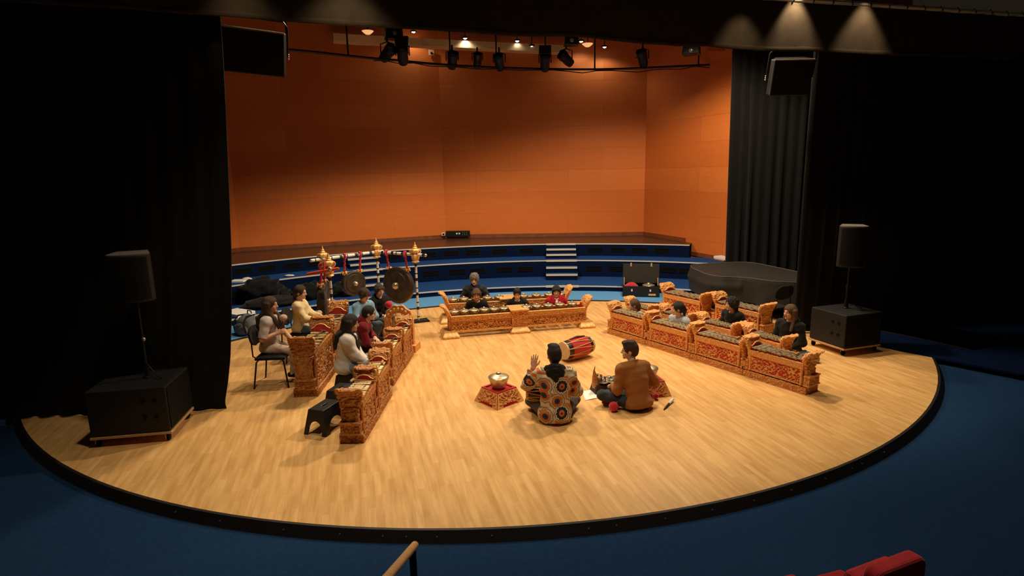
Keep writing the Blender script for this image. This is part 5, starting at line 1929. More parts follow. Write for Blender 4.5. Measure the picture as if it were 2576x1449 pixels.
# ------------------------------------------------------------------ handrail and red seats in the hall
ra, rb = G(1044, 1371, 0.62), G(955, 1476, 1.02)
hr = thing('handrail', 'beech handrail with a black post at the bottom of the picture', 'handrail', (ra.x, ra.y, -0.09))
o3 = Vector((ra.x, ra.y, -0.09))
u = (rb - ra).normalized()
MB().tube([ra - u * 0.012 - o3, ra - o3, ra + u * 0.01 - o3, rb - o3, rb + u * 0.6 - o3], [0.012, 0.022, 0.026, 0.026, 0.026], 16).build('rail', M['rail_wood'], hr, smooth=60)
q = ra + u * 0.10
MB().box((q.x - o3.x, q.y - o3.y, (q.z - 0.02 + 0.09) / 2), (0.045, 0.012, q.z - 0.02 + 0.09), rz=0.2).build('post', M['black_metal'], hr)
MB().box((q.x - o3.x, q.y - o3.y, 0.005), (0.12, 0.10, 0.01)).build('foot_plate', M['black_metal'], hr)


def hall_seat(x, y, ztop, w_, rz, label):
    zf = -0.09
    r = thing('hall_seat', label, 'seat', (x, y, zf), rz, 'red hall seats')
    h = ztop - zf
    out = []
    for k in range(9):
        a = PI * k / 16
        out.append((w_ / 2 - 0.06 + 0.06 * math.sin(PI / 2 - a), h - 0.06 + 0.06 * math.sin(a)))
    out = out + [(-x0, z0) for x0, z0 in reversed(out)]
    out += [(-w_ / 2, h - 0.52), (w_ / 2, h - 0.52)]
    m = Matrix(((1, 0, 0), (0, 0, -1), (0, 1, 0)))
    MB().prism(out, -0.05, 0.05, mtx=m).build('backrest', M['seat_red'], r, bevel=0.025, seg=3)
    MB().box((0, 0.12, h - 0.32), (w_ * .92, 0.11, 0.40)).build('cushion', M['seat_red'], r, bevel=0.03)
    MB().box((0, 0.15, (h - 0.52) / 2), (0.08, 0.2, h - 0.52)).build('pedestal', M['black_metal'], r)
    for s in (-1, 1):
        MB().box((s * (w_ / 2 + 0.012), 0.10, h - 0.34), (0.02, 0.22, 0.04)).build('armrest', M['black_paint'], r, bevel=0.006)


hall_seat(2.10, 2.90, 0.845, 0.40, R_(22), 'largest red seat back at the bottom right corner')
hall_seat(2.06, 3.38, 0.385, 0.26, R_(18), 'red seat back just left of the largest one at the bottom right')
hall_seat(1.73, 3.36, 0.375, 0.26, R_(16), 'leftmost red seat, barely showing at the bottom edge')
# ------------------------------------------------------------------ people: one implicit surface per body, clothes grown over it


class Field:
    def __init__(self, lo, hi, h):
        self.h = h
        self.lo = np.array(lo, float)
        self.n = np.ceil((np.array(hi, float) - self.lo) / h).astype(int) + 1
        self.F = np.full(self.n, 1.0, np.float32)
        self.ax = [self.lo[i] + h * np.arange(self.n[i]) for i in range(3)]

    def _sl(self, lo, hi):
        i0 = np.maximum(np.floor((np.array(lo) - self.lo) / self.h).astype(int), 0)
        i1 = np.minimum(np.ceil((np.array(hi) - self.lo) / self.h).astype(int) + 1, self.n)
        if np.any(i1 <= i0):
            return None
        return tuple(slice(a, b) for a, b in zip(i0, i1))

    def pts(self, sl):
        X, Y, Z = np.meshgrid(*[self.ax[i][sl[i]] for i in range(3)], indexing='ij')
        return X, Y, Z

    def smin(self, sl, d, k):
        f = self.F[sl]
        if k > 0:
            hh = np.maximum(k - np.abs(f - d), 0) / k
            self.F[sl] = np.minimum(f, d) - hh * hh * k * 0.25
        else:
            self.F[sl] = np.minimum(f, d)

    def cone(self, a, b, r1, r2, k=0.02, cut=None, add=0.0):
        a, b = np.array(a, float), np.array(b, float)
        r1, r2 = r1 + add, r2 + add
        m = max(r1, r2) + k + 3 * self.h
        sl = self._sl(np.minimum(a, b) - m, np.maximum(a, b) + m)
        if sl is None:
            return
        X, Y, Z = self.pts(sl)
        ab = b - a
        L2 = max(1e-9, ab @ ab)
        t = np.clip(((X - a[0]) * ab[0] + (Y - a[1]) * ab[1] + (Z - a[2]) * ab[2]) / L2, 0, 1)
        d = np.sqrt((X - a[0] - t * ab[0]) ** 2 + (Y - a[1] - t * ab[1]) ** 2 + (Z - a[2] - t * ab[2]) ** 2) - (r1 + (r2 - r1) * t)
        if cut is not None:                       # flat end at b
            u = ab / math.sqrt(L2)
            d = np.maximum(d, (X - b[0]) * u[0] + (Y - b[1]) * u[1] + (Z - b[2]) * u[2] - cut)
        self.smin(sl, d.astype(np.float32), k)

    def _ell(self, sl, c, r, R):
        X, Y, Z = self.pts(sl)
        P = [X - c[0], Y - c[1], Z - c[2]]
        if R is not None:
            P = [R[0][i] * P[0] + R[1][i] * P[1] + R[2][i] * P[2] for i in range(3)]
        k0 = np.sqrt(sum((P[i] / r[i]) ** 2 for i in range(3)))
        k1 = np.sqrt(sum((P[i] / r[i] ** 2) ** 2 for i in range(3))) + 1e-6
        return (k0 * (k0 - 1) / k1).astype(np.float32)

    def ell(self, c, r, R=None, k=0.02, add=0.0):
        c = np.array(c, float)
        r = np.array(r, float) + add
        m = r.max() + k + 3 * self.h
        sl = self._sl(c - m, c + m)
        if sl is None:
            return
        self.smin(sl, self._ell(sl, c, r, R), k)

    def carve(self, c, r, R=None, k=0.01):
        c = np.array(c, float)
        r = np.array(r, float)
        m = r.max() + k + 3 * self.h
        sl = self._sl(c - m, c + m)
        if sl is None:
            return
        d = -self._ell(sl, c, r, R)
        f = self.F[sl]
        hh = np.maximum(k - np.abs(f - d), 0) / k
        self.F[sl] = np.maximum(f, d) + hh * hh * k * 0.25

    def plane(self, p, n):
        """keep the side the normal points away from"""
        sl = tuple(slice(0, q) for q in self.n)
        X, Y, Z = np.meshgrid(*self.ax, indexing='ij', sparse=True)
        d = ((X - p[0]) * n[0] + (Y - p[1]) * n[1] + (Z - p[2]) * n[2]).astype(np.float32)
        self.F = np.maximum(self.F, d)

    def wrinkle(self, amp, fq, seed):
        X, Y, Z = np.meshgrid(*self.ax, indexing='ij', sparse=True)
        s = seed * 1.7
        q = np.sin(X * fq + 1.8 * np.sin(Z * fq * .55 + s) + s) * np.sin(Z * fq * .8 + 1.3 * np.sin(Y * fq * .6 + s) + 2 * s) + 0.6 * np.sin(Y * fq * 1.1 + Z * fq * 1.4 + s)
        self.F = self.F + (amp * q).astype(np.float32)

    def mesh(self):
        F = self.F
        s = F < 0
        n = np.array(F.shape)
        cnt = np.zeros(n - 1, np.int8)
        for dx in (0, 1):
            for dy in (0, 1):
                for dz in (0, 1):
                    cnt += s[dx:n[0] - 1 + dx, dy:n[1] - 1 + dy, dz:n[2] - 1 + dz]
        I = np.argwhere((cnt > 0) & (cnt < 8))
        ids = np.full(n - 1, -1, np.int32)
        ids[I[:, 0], I[:, 1], I[:, 2]] = np.arange(len(I))
        acc = np.zeros((len(I), 3))
        num = np.zeros(len(I))
        cs = [(x, y, z) for x in (0, 1) for y in (0, 1) for z in (0, 1)]
        for a in cs:
            for axn in range(3):
                if a[axn]:
                    continue
                b = list(a)
                b[axn] = 1
                f0 = F[I[:, 0] + a[0], I[:, 1] + a[1], I[:, 2] + a[2]]
                f1 = F[I[:, 0] + b[0], I[:, 1] + b[1], I[:, 2] + b[2]]
                cr = (f0 < 0) != (f1 < 0)
                t = np.where(cr, f0 / np.where(cr, f0 - f1, 1), 0)
                p = np.tile(np.array(a, float), (len(I), 1))
                p[:, axn] = t
                acc += p * cr[:, None]
                num += cr
        V = (I + acc / num[:, None]) * self.h + self.lo
        quads = []
        for axn in range(3):
            sl0 = [slice(None)] * 3
            sl1 = [slice(None)] * 3
            sl0[axn], sl1[axn] = slice(0, -1), slice(1, None)
            a, b = s[tuple(sl0)], s[tuple(sl1)]
            E = np.argwhere(a != b)
            u, v = (axn + 1) % 3, (axn + 2) % 3
            E = E[(E[:, u] > 0) & (E[:, v] > 0) & (E[:, u] < n[u] - 1) & (E[:, v] < n[v] - 1)]
            if not len(E):
                continue
            fl = a[E[:, 0], E[:, 1], E[:, 2]]

            def cell(du, dv):
                q = E.copy()
                q[:, u] += du
                q[:, v] += dv
                return ids[q[:, 0], q[:, 1], q[:, 2]]
            Q = np.stack([cell(-1, -1), cell(0, -1), cell(0, 0), cell(-1, 0)], 1)
            Q[~fl] = Q[~fl][:, ::-1]
            quads.append(Q)
        Q = np.concatenate(quads)
        Q = Q[(Q >= 0).all(1)]
        return V, Q


def np_mesh(name, V, Q, mats, parent, midx=None, smooth_it=1):
    # a little relaxation takes the grid out of the surface
    if smooth_it:
        for _ in range(smooth_it):
            S = np.zeros_like(V)
            C = np.zeros(len(V))
            for k in range(4):
                a, b = Q[:, k], Q[:, (k + 1) % 4]
                np.add.at(S, a, V[b])
                np.add.at(C, a, 1)
                np.add.at(S, b, V[a])
                np.add.at(C, b, 1)
            V = V * 0.5 + 0.5 * S / np.maximum(C, 1)[:, None]
    me = bpy.data.meshes.new(name)
    me.vertices.add(len(V))
    me.vertices.foreach_set('co', V.astype(np.float32).ravel())
    me.loops.add(len(Q) * 4)
    me.loops.foreach_set('vertex_index', Q.astype(np.int32).ravel())
    me.polygons.add(len(Q))
    me.polygons.foreach_set('loop_start', np.arange(0, len(Q) * 4, 4, dtype=np.int32))
    me.polygons.foreach_set('use_smooth', np.ones(len(Q), bool))
    for m in mats:
        me.materials.append(m)
    if midx is not None:
        me.polygons.foreach_set('material_index', midx.astype(np.int32))
    me.update(calc_edges=True)
    o = bpy.data.objects.new(name, me)
    COL.objects.link(o)
    if parent:
        o.parent = parent
    return o


def rotm(yaw, pitch, roll=0.0):
    """head frame: columns right, forward, up; pitch > 0 looks down, yaw > 0 turns to the left"""
    return np.array(Matrix.Rotation(R_(yaw), 3, 'Z') @ Matrix.Rotation(R_(-pitch), 3, 'X') @ Matrix.Rotation(R_(roll), 3, 'Y'))


def ik(a, t, l1, l2, hint):
    a, t, hint = np.array(a, float), np.array(t, float), np.array(hint, float)
    d = t - a
    L = np.linalg.norm(d)
    if L > (l1 + l2) * 0.995:
        d *= (l1 + l2) * 0.995 / L
        t = a + d
        L = np.linalg.norm(d)
    u = d / L
    x = (l1 * l1 - l2 * l2 + L * L) / (2 * L)
    hgt = math.sqrt(max(0.0, l1 * l1 - x * x))
    v = hint - u * (hint @ u)
    v /= max(1e-6, np.linalg.norm(v))
    return a + u * x + v * hgt, t


def unit(v):
    v = np.array(v, float)
    return v / max(1e-9, np.linalg.norm(v))


def person(label, x, y, rz, seat=0.0, s=1.0, lean=8, turn=0, head=(0, 5, 0), hands=None, elbow=None, palms=None, curl=None,
           legs='cross', top='black_cotton', sleeve=1.0, bottom='jeans', shoe='black_coat', hair='short', hairm='hair_black',
           skin='skin', hood=None, h=0.0065, slim=1.0, hem=-0.06, gender=None, feet=None, knees=None, baggy=0.0, collar=0.0, glasses=False, extra=None, wr=0.0035):
    root = thing('person', label, 'person', (x, y, 0), R_(rz))
    A = lambda *v: np.array(v, float)
    hz = seat + 0.095 * s
    P = A(0, 0, hz)
    la = R_(lean)
    D1 = A(0, math.sin(la * .7), math.cos(la * .7))
    D2 = A(0, math.sin(la * 1.35), math.cos(la * 1.35))
    F1 = A(0, D1[2], -D1[1])
    F2 = A(0, D2[2], -D2[1])
    ty = R_(turn)
    XR = A(math.cos(ty), math.sin(ty), 0)
    F2 = F2 + A(-math.sin(ty), math.cos(ty) - 1, 0)
    C = P + D1 * 0.28 * s
    N = C + D2 * 0.215 * s
    R1 = np.stack([A(1, 0, 0), F1, D1], 1)
    R2 = np.stack([XR, unit(F2), D2], 1)
    hs = (0.55 + 0.45 * s)
    Hc = N + D2 * 0.075 * s + unit(F2) * 0.018 * s + A(0, 0, 0.113 * hs) + A(0, 0.012, 0)
    HR = rotm(*head)
    Hp = lambda a, b, c: Hc + HR @ (A(a, b, c) * hs)
    sh = {q: N - D2 * 0.045 * s + XR * q * 0.168 * s * (0.9 + 0.1 * slim) for q in (-1, 1)}
    hip = {q: P + A(q * 0.085 * s, 0.02, -0.01) for q in (-1, 1)}
    ua, fa_ = 0.275 * s, 0.235 * s
    th, sn = 0.40 * s, 0.385 * s
    hands = hands or {}
    elbow = elbow or {}
    arms = {}
    for q in (-1, 1):
        tgt = np.array(hands.get(q, (q * 0.13, 0.30, 0.16)), float) * s + A(0, 0, hz)
        hint = np.array(elbow.get(q, (q * 0.7, -0.35, -0.8)), float)
        el, wrst = ik(sh[q], tgt, ua, fa_, hint)
        arms[q] = (sh[q], el, wrst)
    lg = {}
    for q in (-1, 1):
        if legs == 'chair':
            an = A(q * 0.09, 0.40, 0.075 / s - hz / s + 0.0)
            kn = A(q * 0.1, 0.7, 0.7)
        elif legs == 'cross':
            an = A(-q * 0.10, 0.25 + 0.05 * (q > 0), -0.03)
            kn = A(q * 1.0, 0.55, 0.12)
        else:                                     # kneeling, shins folded under
            an = A(q * 0.13, -0.10, -0.04)
            kn = A(q * 1.1, 0.45, 0.0)
        if feet and q in feet:
            an = A(*feet[q])
        if knees and q in knees:
            kn = A(*knees[q])
        ke, ak = ik(hip[q], an * s + A(0, 0, hz), th, sn, kn)
        ke[2] = max(ke[2], 0.062 * s)
        ak[2] = max(ak[2], 0.05 * s)
        lg[q] = (hip[q], ke, ak)
    allp = [P, N, Hc] + [p for q in (-1, 1) for p in arms[q] + lg[q]]
    lo = np.min(allp, 0) - 0.24
    hi = np.max(allp, 0) + 0.24
    lo[2] = max(lo[2], -0.02)
    newf = lambda: Field(lo, hi, h)

    def torso(f, add=0.0, k=0.05, up=True):
        w_ = slim
        f.ell(P + F1 * 0.0, A(.160 * w_, .118, .105) * s, R1, k, add)
        f.ell(P + D1 * .15 * s + F1 * .004, A(.138 * w_, .103, .13) * s, R1, k, add)
        f.ell(C + D2 * .03 * s, A(.152 * w_, .108, .15) * s, R2, k, add)
        f.ell(N - D2 * .075 * s, A(.150 * w_, .086, .08) * s, R2, k, add)
        f.cone(sh[-1], N - D2 * .03 * s, .052 * s, .058 * s, k, add=add)
        f.cone(sh[1], N - D2 * .03 * s, .052 * s, .058 * s, k, add=add)

    def arm(f, q, add=0.0, k=0.025, frac=1.0, wadd=0.0):
        a, e, w_ = arms[q]
        if frac <= 0.5:
            b = a + (e - a) * (frac * 2 * 0.95)
            f.cone(a, b, .050 * s, .044 * s, k, cut=0.0, add=add + wadd)
        else:
            f.cone(a, e, .050 * s, .040 * s, k, add=add)
            t = (frac - .5) * 2
            b = e + (w_ - e) * t
            f.cone(e, b, .040 * s, (.040 + (.026 - .040) * t) * s, k, cut=(0.0 if frac < 2 else None), add=add + wadd)

    def leg(f, q, add=0.0, k=0.03, ank=True):
        a, ke, an = lg[q]
        f.cone(a, ke, .080 * s, .053 * s, k, add=add)
        m = ke + (an - ke) * 0.3
        f.cone(ke, m, .052 * s, .053 * s, k, add=add)
        f.cone(m, an, .053 * s, .036 * s, k, add=add, cut=None)

    # ---- body
    f = newf()
    torso(f)
    f.cone(N - D2 * .02, Hp(0, -.018, -.055), .054 * s, .049 * hs, 0.03)
    for q in (-1, 1):
        a, e, w_ = arms[q]
        arm(f, q, frac=1.0)
        f.cone(e, w_, .040 * s, .026 * s, 0.02)
        leg(f, q)
    footdir = {}
    for q in (-1, 1):
        a, ke, an = lg[q]
        sd = unit(an - ke)
        if legs == 'chair':
            fd = A(q * .12, 1, 0)
        elif legs == 'cross':
            fd = A(-q * 0.9, 0.45, 0)
        else:
            fd = A(q * 0.05, -1, 0.0)
        fd = unit(fd)
        footdir[q] = fd
        heel = an + A(0, 0, -0.02) - fd * .035
        toe = an + fd * .15 * s + A(0, 0, -0.028)
        heel[2] = max(heel[2], .036)
        toe[2] = max(toe[2], .030)
        f.cone(heel, toe, .036 * s, .028 * s, .02)
    # head
    f.ell(Hp(0, -.010, .022), A(.075, .094, .092) * hs, HR, .02)
    f.ell(Hp(0, .022, -.050), A(.057, .066, .060) * hs, HR, .03)
    f.ell(Hp(0, .072, -.098), A(.024, .018, .016) * hs, HR, .025)
    f.cone(Hp(0, .084, .010), Hp(0, .104, -.030), .009 * hs, .0125 * hs, .012)
    for q in (-1, 1):
        f.cone(Hp(q * .012, .092, -.033), Hp(q * .013, .094, -.034), .007, .007, .008)
        f.ell(Hp(q * .040, .058, -.030), A(.022, .02, .022) * hs, HR, .02)
        f.carve(Hp(q * .031, .102, .006), A(.019, .018, .012) * hs, HR, .012)
        f.ell(Hp(q * .031, .074, .004), A(.013, .0125, .012) * hs, HR, .0)
        f.cone(Hp(q * .016, .084, .022), Hp(q * .045, .074, .022), .007, .006, .01)
        f.ell(Hp(q * .076, -.008, -.012), A(.010, .020, .031) * hs, HR, .006)
    f.ell(Hp(0, .083, -.062), A(.024, .011, .006) * hs, HR, .006)
    f.ell(Hp(0, .081, -.072), A(.020, .011, .007) * hs, HR, .006)
    # hands
    palms = palms or {}
    curl = curl or {}
    for q in (-1, 1):
        a, e, w_ = arms[q]
        fd = unit(w_ - e)
        if q in palms:
            fdir, pn_ = unit(palms[q][0]), unit(palms[q][1])
        else:
            fdir, pn_ = unit(fd + A(0, 0.2, -0.25)), unit(A(-q * 0.25, 0.0, -1))
        pn_ = unit(pn_ - fdir * (pn_ @ fdir))
        side = np.cross(fdir, pn_)                 # towards the thumb for the right hand when the palm faces down
        side = side * q
        HB = np.stack([side, fdir, pn_], 1)
        k0 = s * 0.98
        f.cone(w_, w_ + fdir * .03 * k0, .026 * s, .024 * k0, .015)
        f.ell(w_ + fdir * .055 * k0, A(.040, .048, .017) * k0, HB, .012)
        cu = curl.get(q, 0.55)
        spread = 0.0 if cu > 0.3 else 0.16
        for i, (off, ln) in enumerate(((.030, .070), (.0105, .078), (-.0095, .073), (-.028, .058))):
            b0 = w_ + fdir * (.088 - .004 * abs(i - 1.2)) * k0 + side * off * k0
            d0 = unit(fdir + side * spread * (off / .03) + pn_ * cu * 0.6)
            b1 = b0 + d0 * ln * .5 * k0
            d1 = unit(d0 + pn_ * cu * 1.5 - fdir * cu * .5)
            b2 = b1 + d1 * ln * .48 * k0
            f.cone(w_ + fdir * .06 * k0 + side * off * .9 * k0, b0, .010 * k0, .0098 * k0, .006)
            f.cone(b0, b1, .0098 * k0, .0088 * k0, .003)
            f.cone(b1, b2, .0088 * k0, .0075 * k0, .003)
        t0 = w_ + fdir * .028 * k0 + side * .026 * k0
        t1 = t0 + unit(side * .8 + fdir * .75 + pn_ * .25) * .042 * k0
        t2 = t1 + unit(side * .25 + fdir + pn_ * (.25 + cu * .5)) * .036 * k0
        f.cone(t0, t1, .0135 * k0, .0108 * k0, .008)
        f.cone(t1, t2, .0105 * k0, .0085 * k0, .004)
        root['hand_%d' % q] = tuple(float(v) for v in (w_ + fdir * .075 * k0 + pn_ * .026 * k0))
    V, Q = f.mesh()
    cen = V[Q].mean(1)
    mi = np.zeros(len(Q), int)
    loc = (cen - Hc) @ HR / hs

    def reg(c, r):
        return (((loc - A(*c)) / A(*r)) ** 2).sum(1) < 1
    for q in (-1, 1):
        mi[reg((q * .031, .086, .004), (.0150, .016, .0085))] = 2
        mi[reg((q * .031, .088, .004), (.0080, .018, .0085))] = 3
        mi[reg((q * .031, .086, .0245), (.020, .02, .0050))] = 4
    mi[reg((0, .092, -.066), (.024, .016, .0115))] = 1
    body = np_mesh('body', V, Q, [M[skin], M['lip'], M['eye_white'], M['eye'], M[hairm]], root, mi, 1)
    # ---- garment for the upper body
    g = newf()
    ad = 0.013 + baggy
    torso(g, ad, 0.06)
    g.ell(P - D1 * .015 * s, A(.165 * slim, .128, .09) * s, R1, .05, ad)
    g.plane(P + D1 * hem * s, -D1)
    for q in (-1, 1):
        arm(g, q, add=0.011 + baggy * .8, k=0.04, frac=sleeve if sleeve < 0.95 else 0.94, wadd=0.004 if sleeve < 0.6 else 0.0)
    g.cone(N - D2 * .03, N + D2 * (.012 + collar), .056 * s, .058 * s, .03, cut=0.0, add=0.006)
    g.wrinkle(wr, 38, sum(map(ord, label)) % 17)
    # neckline
    g.carve(N + D2 * (.075 + collar) * s + unit(F2) * .03, A(.125, .125, .058) * s, R2, 0.006)
    V, Q = g.mesh()
    np_mesh('sweater' if 'knit' in top else ('jacket' if top in ('floral', 'navy_puffer', 'red_jacket') else 'shirt'), V, Q, [M[top]], root, None, 1)
    # ---- trousers
    b = newf()
    b.ell(P, A(.160 * slim, .122, .105) * s, R1, .04, 0.006)
    b.ell(P + D1 * .07 * s, A(.145 * slim, .108, .08) * s, R1, .04, 0.004)
    b.plane(P + D1 * .10 * s, D1)
    for q in (-1, 1):
        leg(b, q, add=0.010, k=0.045)
    b.wrinkle(0.003, 40, (sum(map(ord, label)) + 5) % 13)
    for q in (-1, 1):
        pass
    V, Q = b.mesh()
    np_mesh('trousers', V, Q, [M[bottom]], root, None, 1)
    # ---- shoes
    if shoe:
        for q in (-1, 1):
            sf = Field(lg[q][2] - 0.3, lg[q][2] + 0.3, h)
            a, ke, an = lg[q]
            fd = footdir[q]
            heel = an + A(0, 0, -0.02) - fd * .04
            toe = an + fd * .16 * s + A(0, 0, -0.026)
            heel[2] = max(heel[2], .044)
            toe[2] = max(toe[2], .038)
            sf.cone(heel, toe, .043 * s, .034 * s, .02)
            sf.cone(an + unit(ke - an) * .03, an, .041 * s, .041 * s, .03, cut=None)
            sf.plane(A(0, 0, 0.004), A(0, 0, -1))
            V, Q = sf.mesh()
            np_mesh('shoe', V, Q, [M[shoe]], root, None, 1)
    # ---- hair
    hh = Field(Hc - A(.27, .30, .62), Hc + A(.27, .27, .22), min(h, .006))
    t = {'curly': 0.024, 'short': 0.010, 'quiff': 0.009}.get(hair, 0.015)
    if hair == 'curly_grey':
        t = 0.027
    hh.ell(Hp(0, -.014, .026), A(.075, .094, .092) * hs, HR, 0, t)
    if hair in ('short', 'quiff', 'curly', 'curly_grey', 'bowl'):
        hh.ell(Hp(0, -.055, -.025), A(.060, .048, .055) * hs, HR, .03, t * .6)
        if hair == 'quiff':
            hh.ell(Hp(0, .060, .100), A(.050, .040, .028) * hs, HR, .03)
            for i in range(9):
                hh.ell(Hp(-.04 + .01 * i, .075 - .004 * abs(i - 4) - .05 * (i % 3), .108 + .008 * math.sin(i * 2.1)), A(.016, .022, .014) * hs, HR, .008)
            hh.ell(Hp(0, -.01, .115), A(.05, .06, .02) * hs, HR, .03)
        if hair == 'bowl':
            for q in (-1, 1):
                hh.cone(Hp(q * .074, .02, .03), Hp(q * .080, .018, -.055), .024, .016, .03)
            hh.cone(Hp(-.05, .076, .055), Hp(.04, .080, .05), .02, .018, .02)
        if hair in ('curly', 'curly_grey'):
            rs = random.Random(5)
            for i in range(70):
                v = unit([rs.uniform(-1, 1), rs.uniform(-1, .7), rs.uniform(-.35, 1)])
                c0 = Hp(*(A(.075, .094, .092) * v * 1.20 + A(0, -.014, .026)))
                hh.ell(c0, A(.019, .019, .019) * hs, None, .008)
            if hair == 'curly':
                for q in (-1, 1):
                    hh.cone(Hp(q * .082, -.01, .0), Hp(q * .085, -.01, -.085), .028, .022, .03)
                hh.cone(Hp(0, -.085, 0), Hp(0, -.085, -.10), .05, .042, .03)
    face_b = -.062
    if hair in ('long', 'long_straight'):
        for q in (-1, 1):
            for i in range(5):
                an_ = q * (0.42 + i * 0.26)
                ox, oy = .088 * math.sin(an_), -.094 * math.cos(an_) + 0.02
                a0 = Hp(ox * .95, oy - .01, .02)
                a1 = Hp(ox * 1.08, oy - .012, -.10)
                if hair == 'long':
                    bk2 = i < 3
                    m1 = Hc + HR @ (A(q * (.035 + .03 * i) if bk2 else q * (.088 - .006 * (i - 3)), -.165 if bk2 else .055 + .02 * (i - 3), -.19) * hs)
                    m2 = Hc + HR @ (A(q * (.03 + .028 * i) if bk2 else q * (.082 - .02 * (i - 3)), -.178 if bk2 else .135, -.30) * hs)
                    m3 = Hc + HR @ (A(q * (.028 + .024 * i) if bk2 else q * (.080 - .022 * (i - 3)), -.175 if bk2 else .145, -.40 + .02 * math.sin(i * 3)) * hs)
                    hh.cone(a0, a1, .030, .028, .02)
                    hh.cone(a1, m1, .028, .027, .02)
                    hh.cone(m1, m2, .027, .023, .02)
                    hh.cone(m2, m3, .023, .010, .02)
                    continue
                ln = (.40 if hair == 'long' else .27) * (1 + .08 * math.sin(i * 2))
                a2 = Hc + HR @ (A(ox * 1.15, oy * 0.9 + (.055 if i > 2 else -.03), -ln) * hs)
                a2 = a2 + A(0, 0.05 * math.sin(la * 1.3), 0)
                hh.cone(a0, a1, .030, .028, .02)
                hh.cone(a1, a2, .030, .018, .02)
        hh.cone(Hp(0, -.09, .02), Hp(0, -.12, -.20), .045, .035, .03)
    if hair == 'pony':
        hh.ell(Hp(0, -.055, -.02), A(.062, .048, .055) * hs, HR, .03, .006)
        hh.cone(Hp(0, -.112, .03), Hp(0, -.135, -.03), .026, .028, .02)
        hh.cone(Hp(0, -.135, -.03), Hp(0, -.110, -.19), .028, .014, .02)
    if hair == 'tied':
        hh.ell(Hp(0, -.055, -.02), A(.064, .05, .06) * hs, HR, .03, .008)
        hh.cone(Hp(0, -.108, -.03), Hp(.01, -.100, -.20), .030, .020, .03)
    # clear the face
    top_f = .062 if hair not in ('bowl',) else .038
    hh.carve(Hp(0, .105, -.035), A(.064 if hair not in ('long', 'long_straight') else .060, .082, .092 if hair != 'bowl' else .075) * hs, HR, .012)
    if hair in ('tied', 'pony'):
        hh.carve(Hp(0, .108, -.012), A(.062, .072, .082) * hs, HR, .012)
    hh.carve(Hp(0, .075, -.115), A(.075, .085, .07) * hs, HR, .012)
    if hair in ('short', 'quiff', 'pony', 'tied', 'curly_grey'):
        for q in (-1, 1):
            hh.carve(Hp(q * .088, .010, -.026), A(.022, .026, .040) * hs, HR, .008)
    if hair in ('curly', 'curly_grey'):
        hh.wrinkle(0.0022, 190, 3)
    else:                                         # locks run down from the crown
        X, Y, Z = np.meshgrid(*hh.ax, indexing='ij', sparse=True)
        an_ = np.arctan2(X - Hc[0], Y - Hc[1] + .03)
        hh.F = hh.F + (0.0022 * np.sin(23 * an_ + 2.2 * np.sin(Z * 24)) + 0.0012 * np.sin(41 * an_ + 3 * np.sin(Z * 15 + 1))).astype(np.float32)
    # stay outside the clothes: hair ends above the floor
    V, Q = hh.mesh()
    np_mesh('hair', V, Q, [M[hairm]], root, None, 1)
    # ---- hood lying on the shoulders
    if hood:
        ho = newf()
        pts_ = []
        for i in range(13):
            an_ = 2 * PI * i / 12
            cx_, sy_ = math.sin(an_), math.cos(an_)
            back = max(0, -sy_)
            pts_.append(N + XR * (.088 + .02 * back) * s * cx_ + unit(F2) * (.072 * sy_ - .03 * back) * s + D2 * (.02 + .028 * back - .025 * max(0, sy_)) * s)
        for i in range(12):
            bk_ = max(0, -math.cos(2 * PI * (i + .5) / 12))
            ho.cone(pts_[i], pts_[i + 1], (.028 + .016 * bk_) * s, (.028 + .016 * bk_) * s, .02)
        ho.cone(N - unit(F2) * .095 * s + D2 * .02 * s, N - unit(F2) * .115 * s - D2 * .075 * s, .062 * s, .035 * s, .05)
        ho.ell(N - unit(F2) * .10 * s - D2 * .02 * s, A(.105, .045, .07) * s, R2, .04)
        ho.wrinkle(0.004, 60, 2)
        V, Q = ho.mesh()
        np_mesh('hood', V, Q, [M[hood]], root, None, 1)
    if glasses:
        gl = MB()
        for q in (-1, 1):
            c0 = Hp(q * .031, .098, .002)
            gl.tube([c0 + HR @ (A(.023 * math.cos(i * PI / 8), 0, .018 * math.sin(i * PI / 8)) * hs) for i in range(16)], 0.0028, 6, closed=True)
            gl.tube([Hp(q * .054, .096, .006), Hp(q * .079, .06, .006), Hp(q * .082, -.005, .002)], 0.0026, 6)
        gl.tube([Hp(-.008, .100, .006), Hp(.008, .100, .006)], 0.0026, 6)
        gl.build('glasses', M['black_metal'], root, smooth=60)
    wm = Matrix.Translation(Vector((x, y, 0))) @ Matrix.Rotation(R_(rz), 4, 'Z')
    hw = {q: wm @ Vector(root['hand_%d' % q]) for q in (-1, 1)}
    for q in (-1, 1):
        del root['hand_%d' % q]
    return root, hw, (Vector(Hc), N, D2, F2)
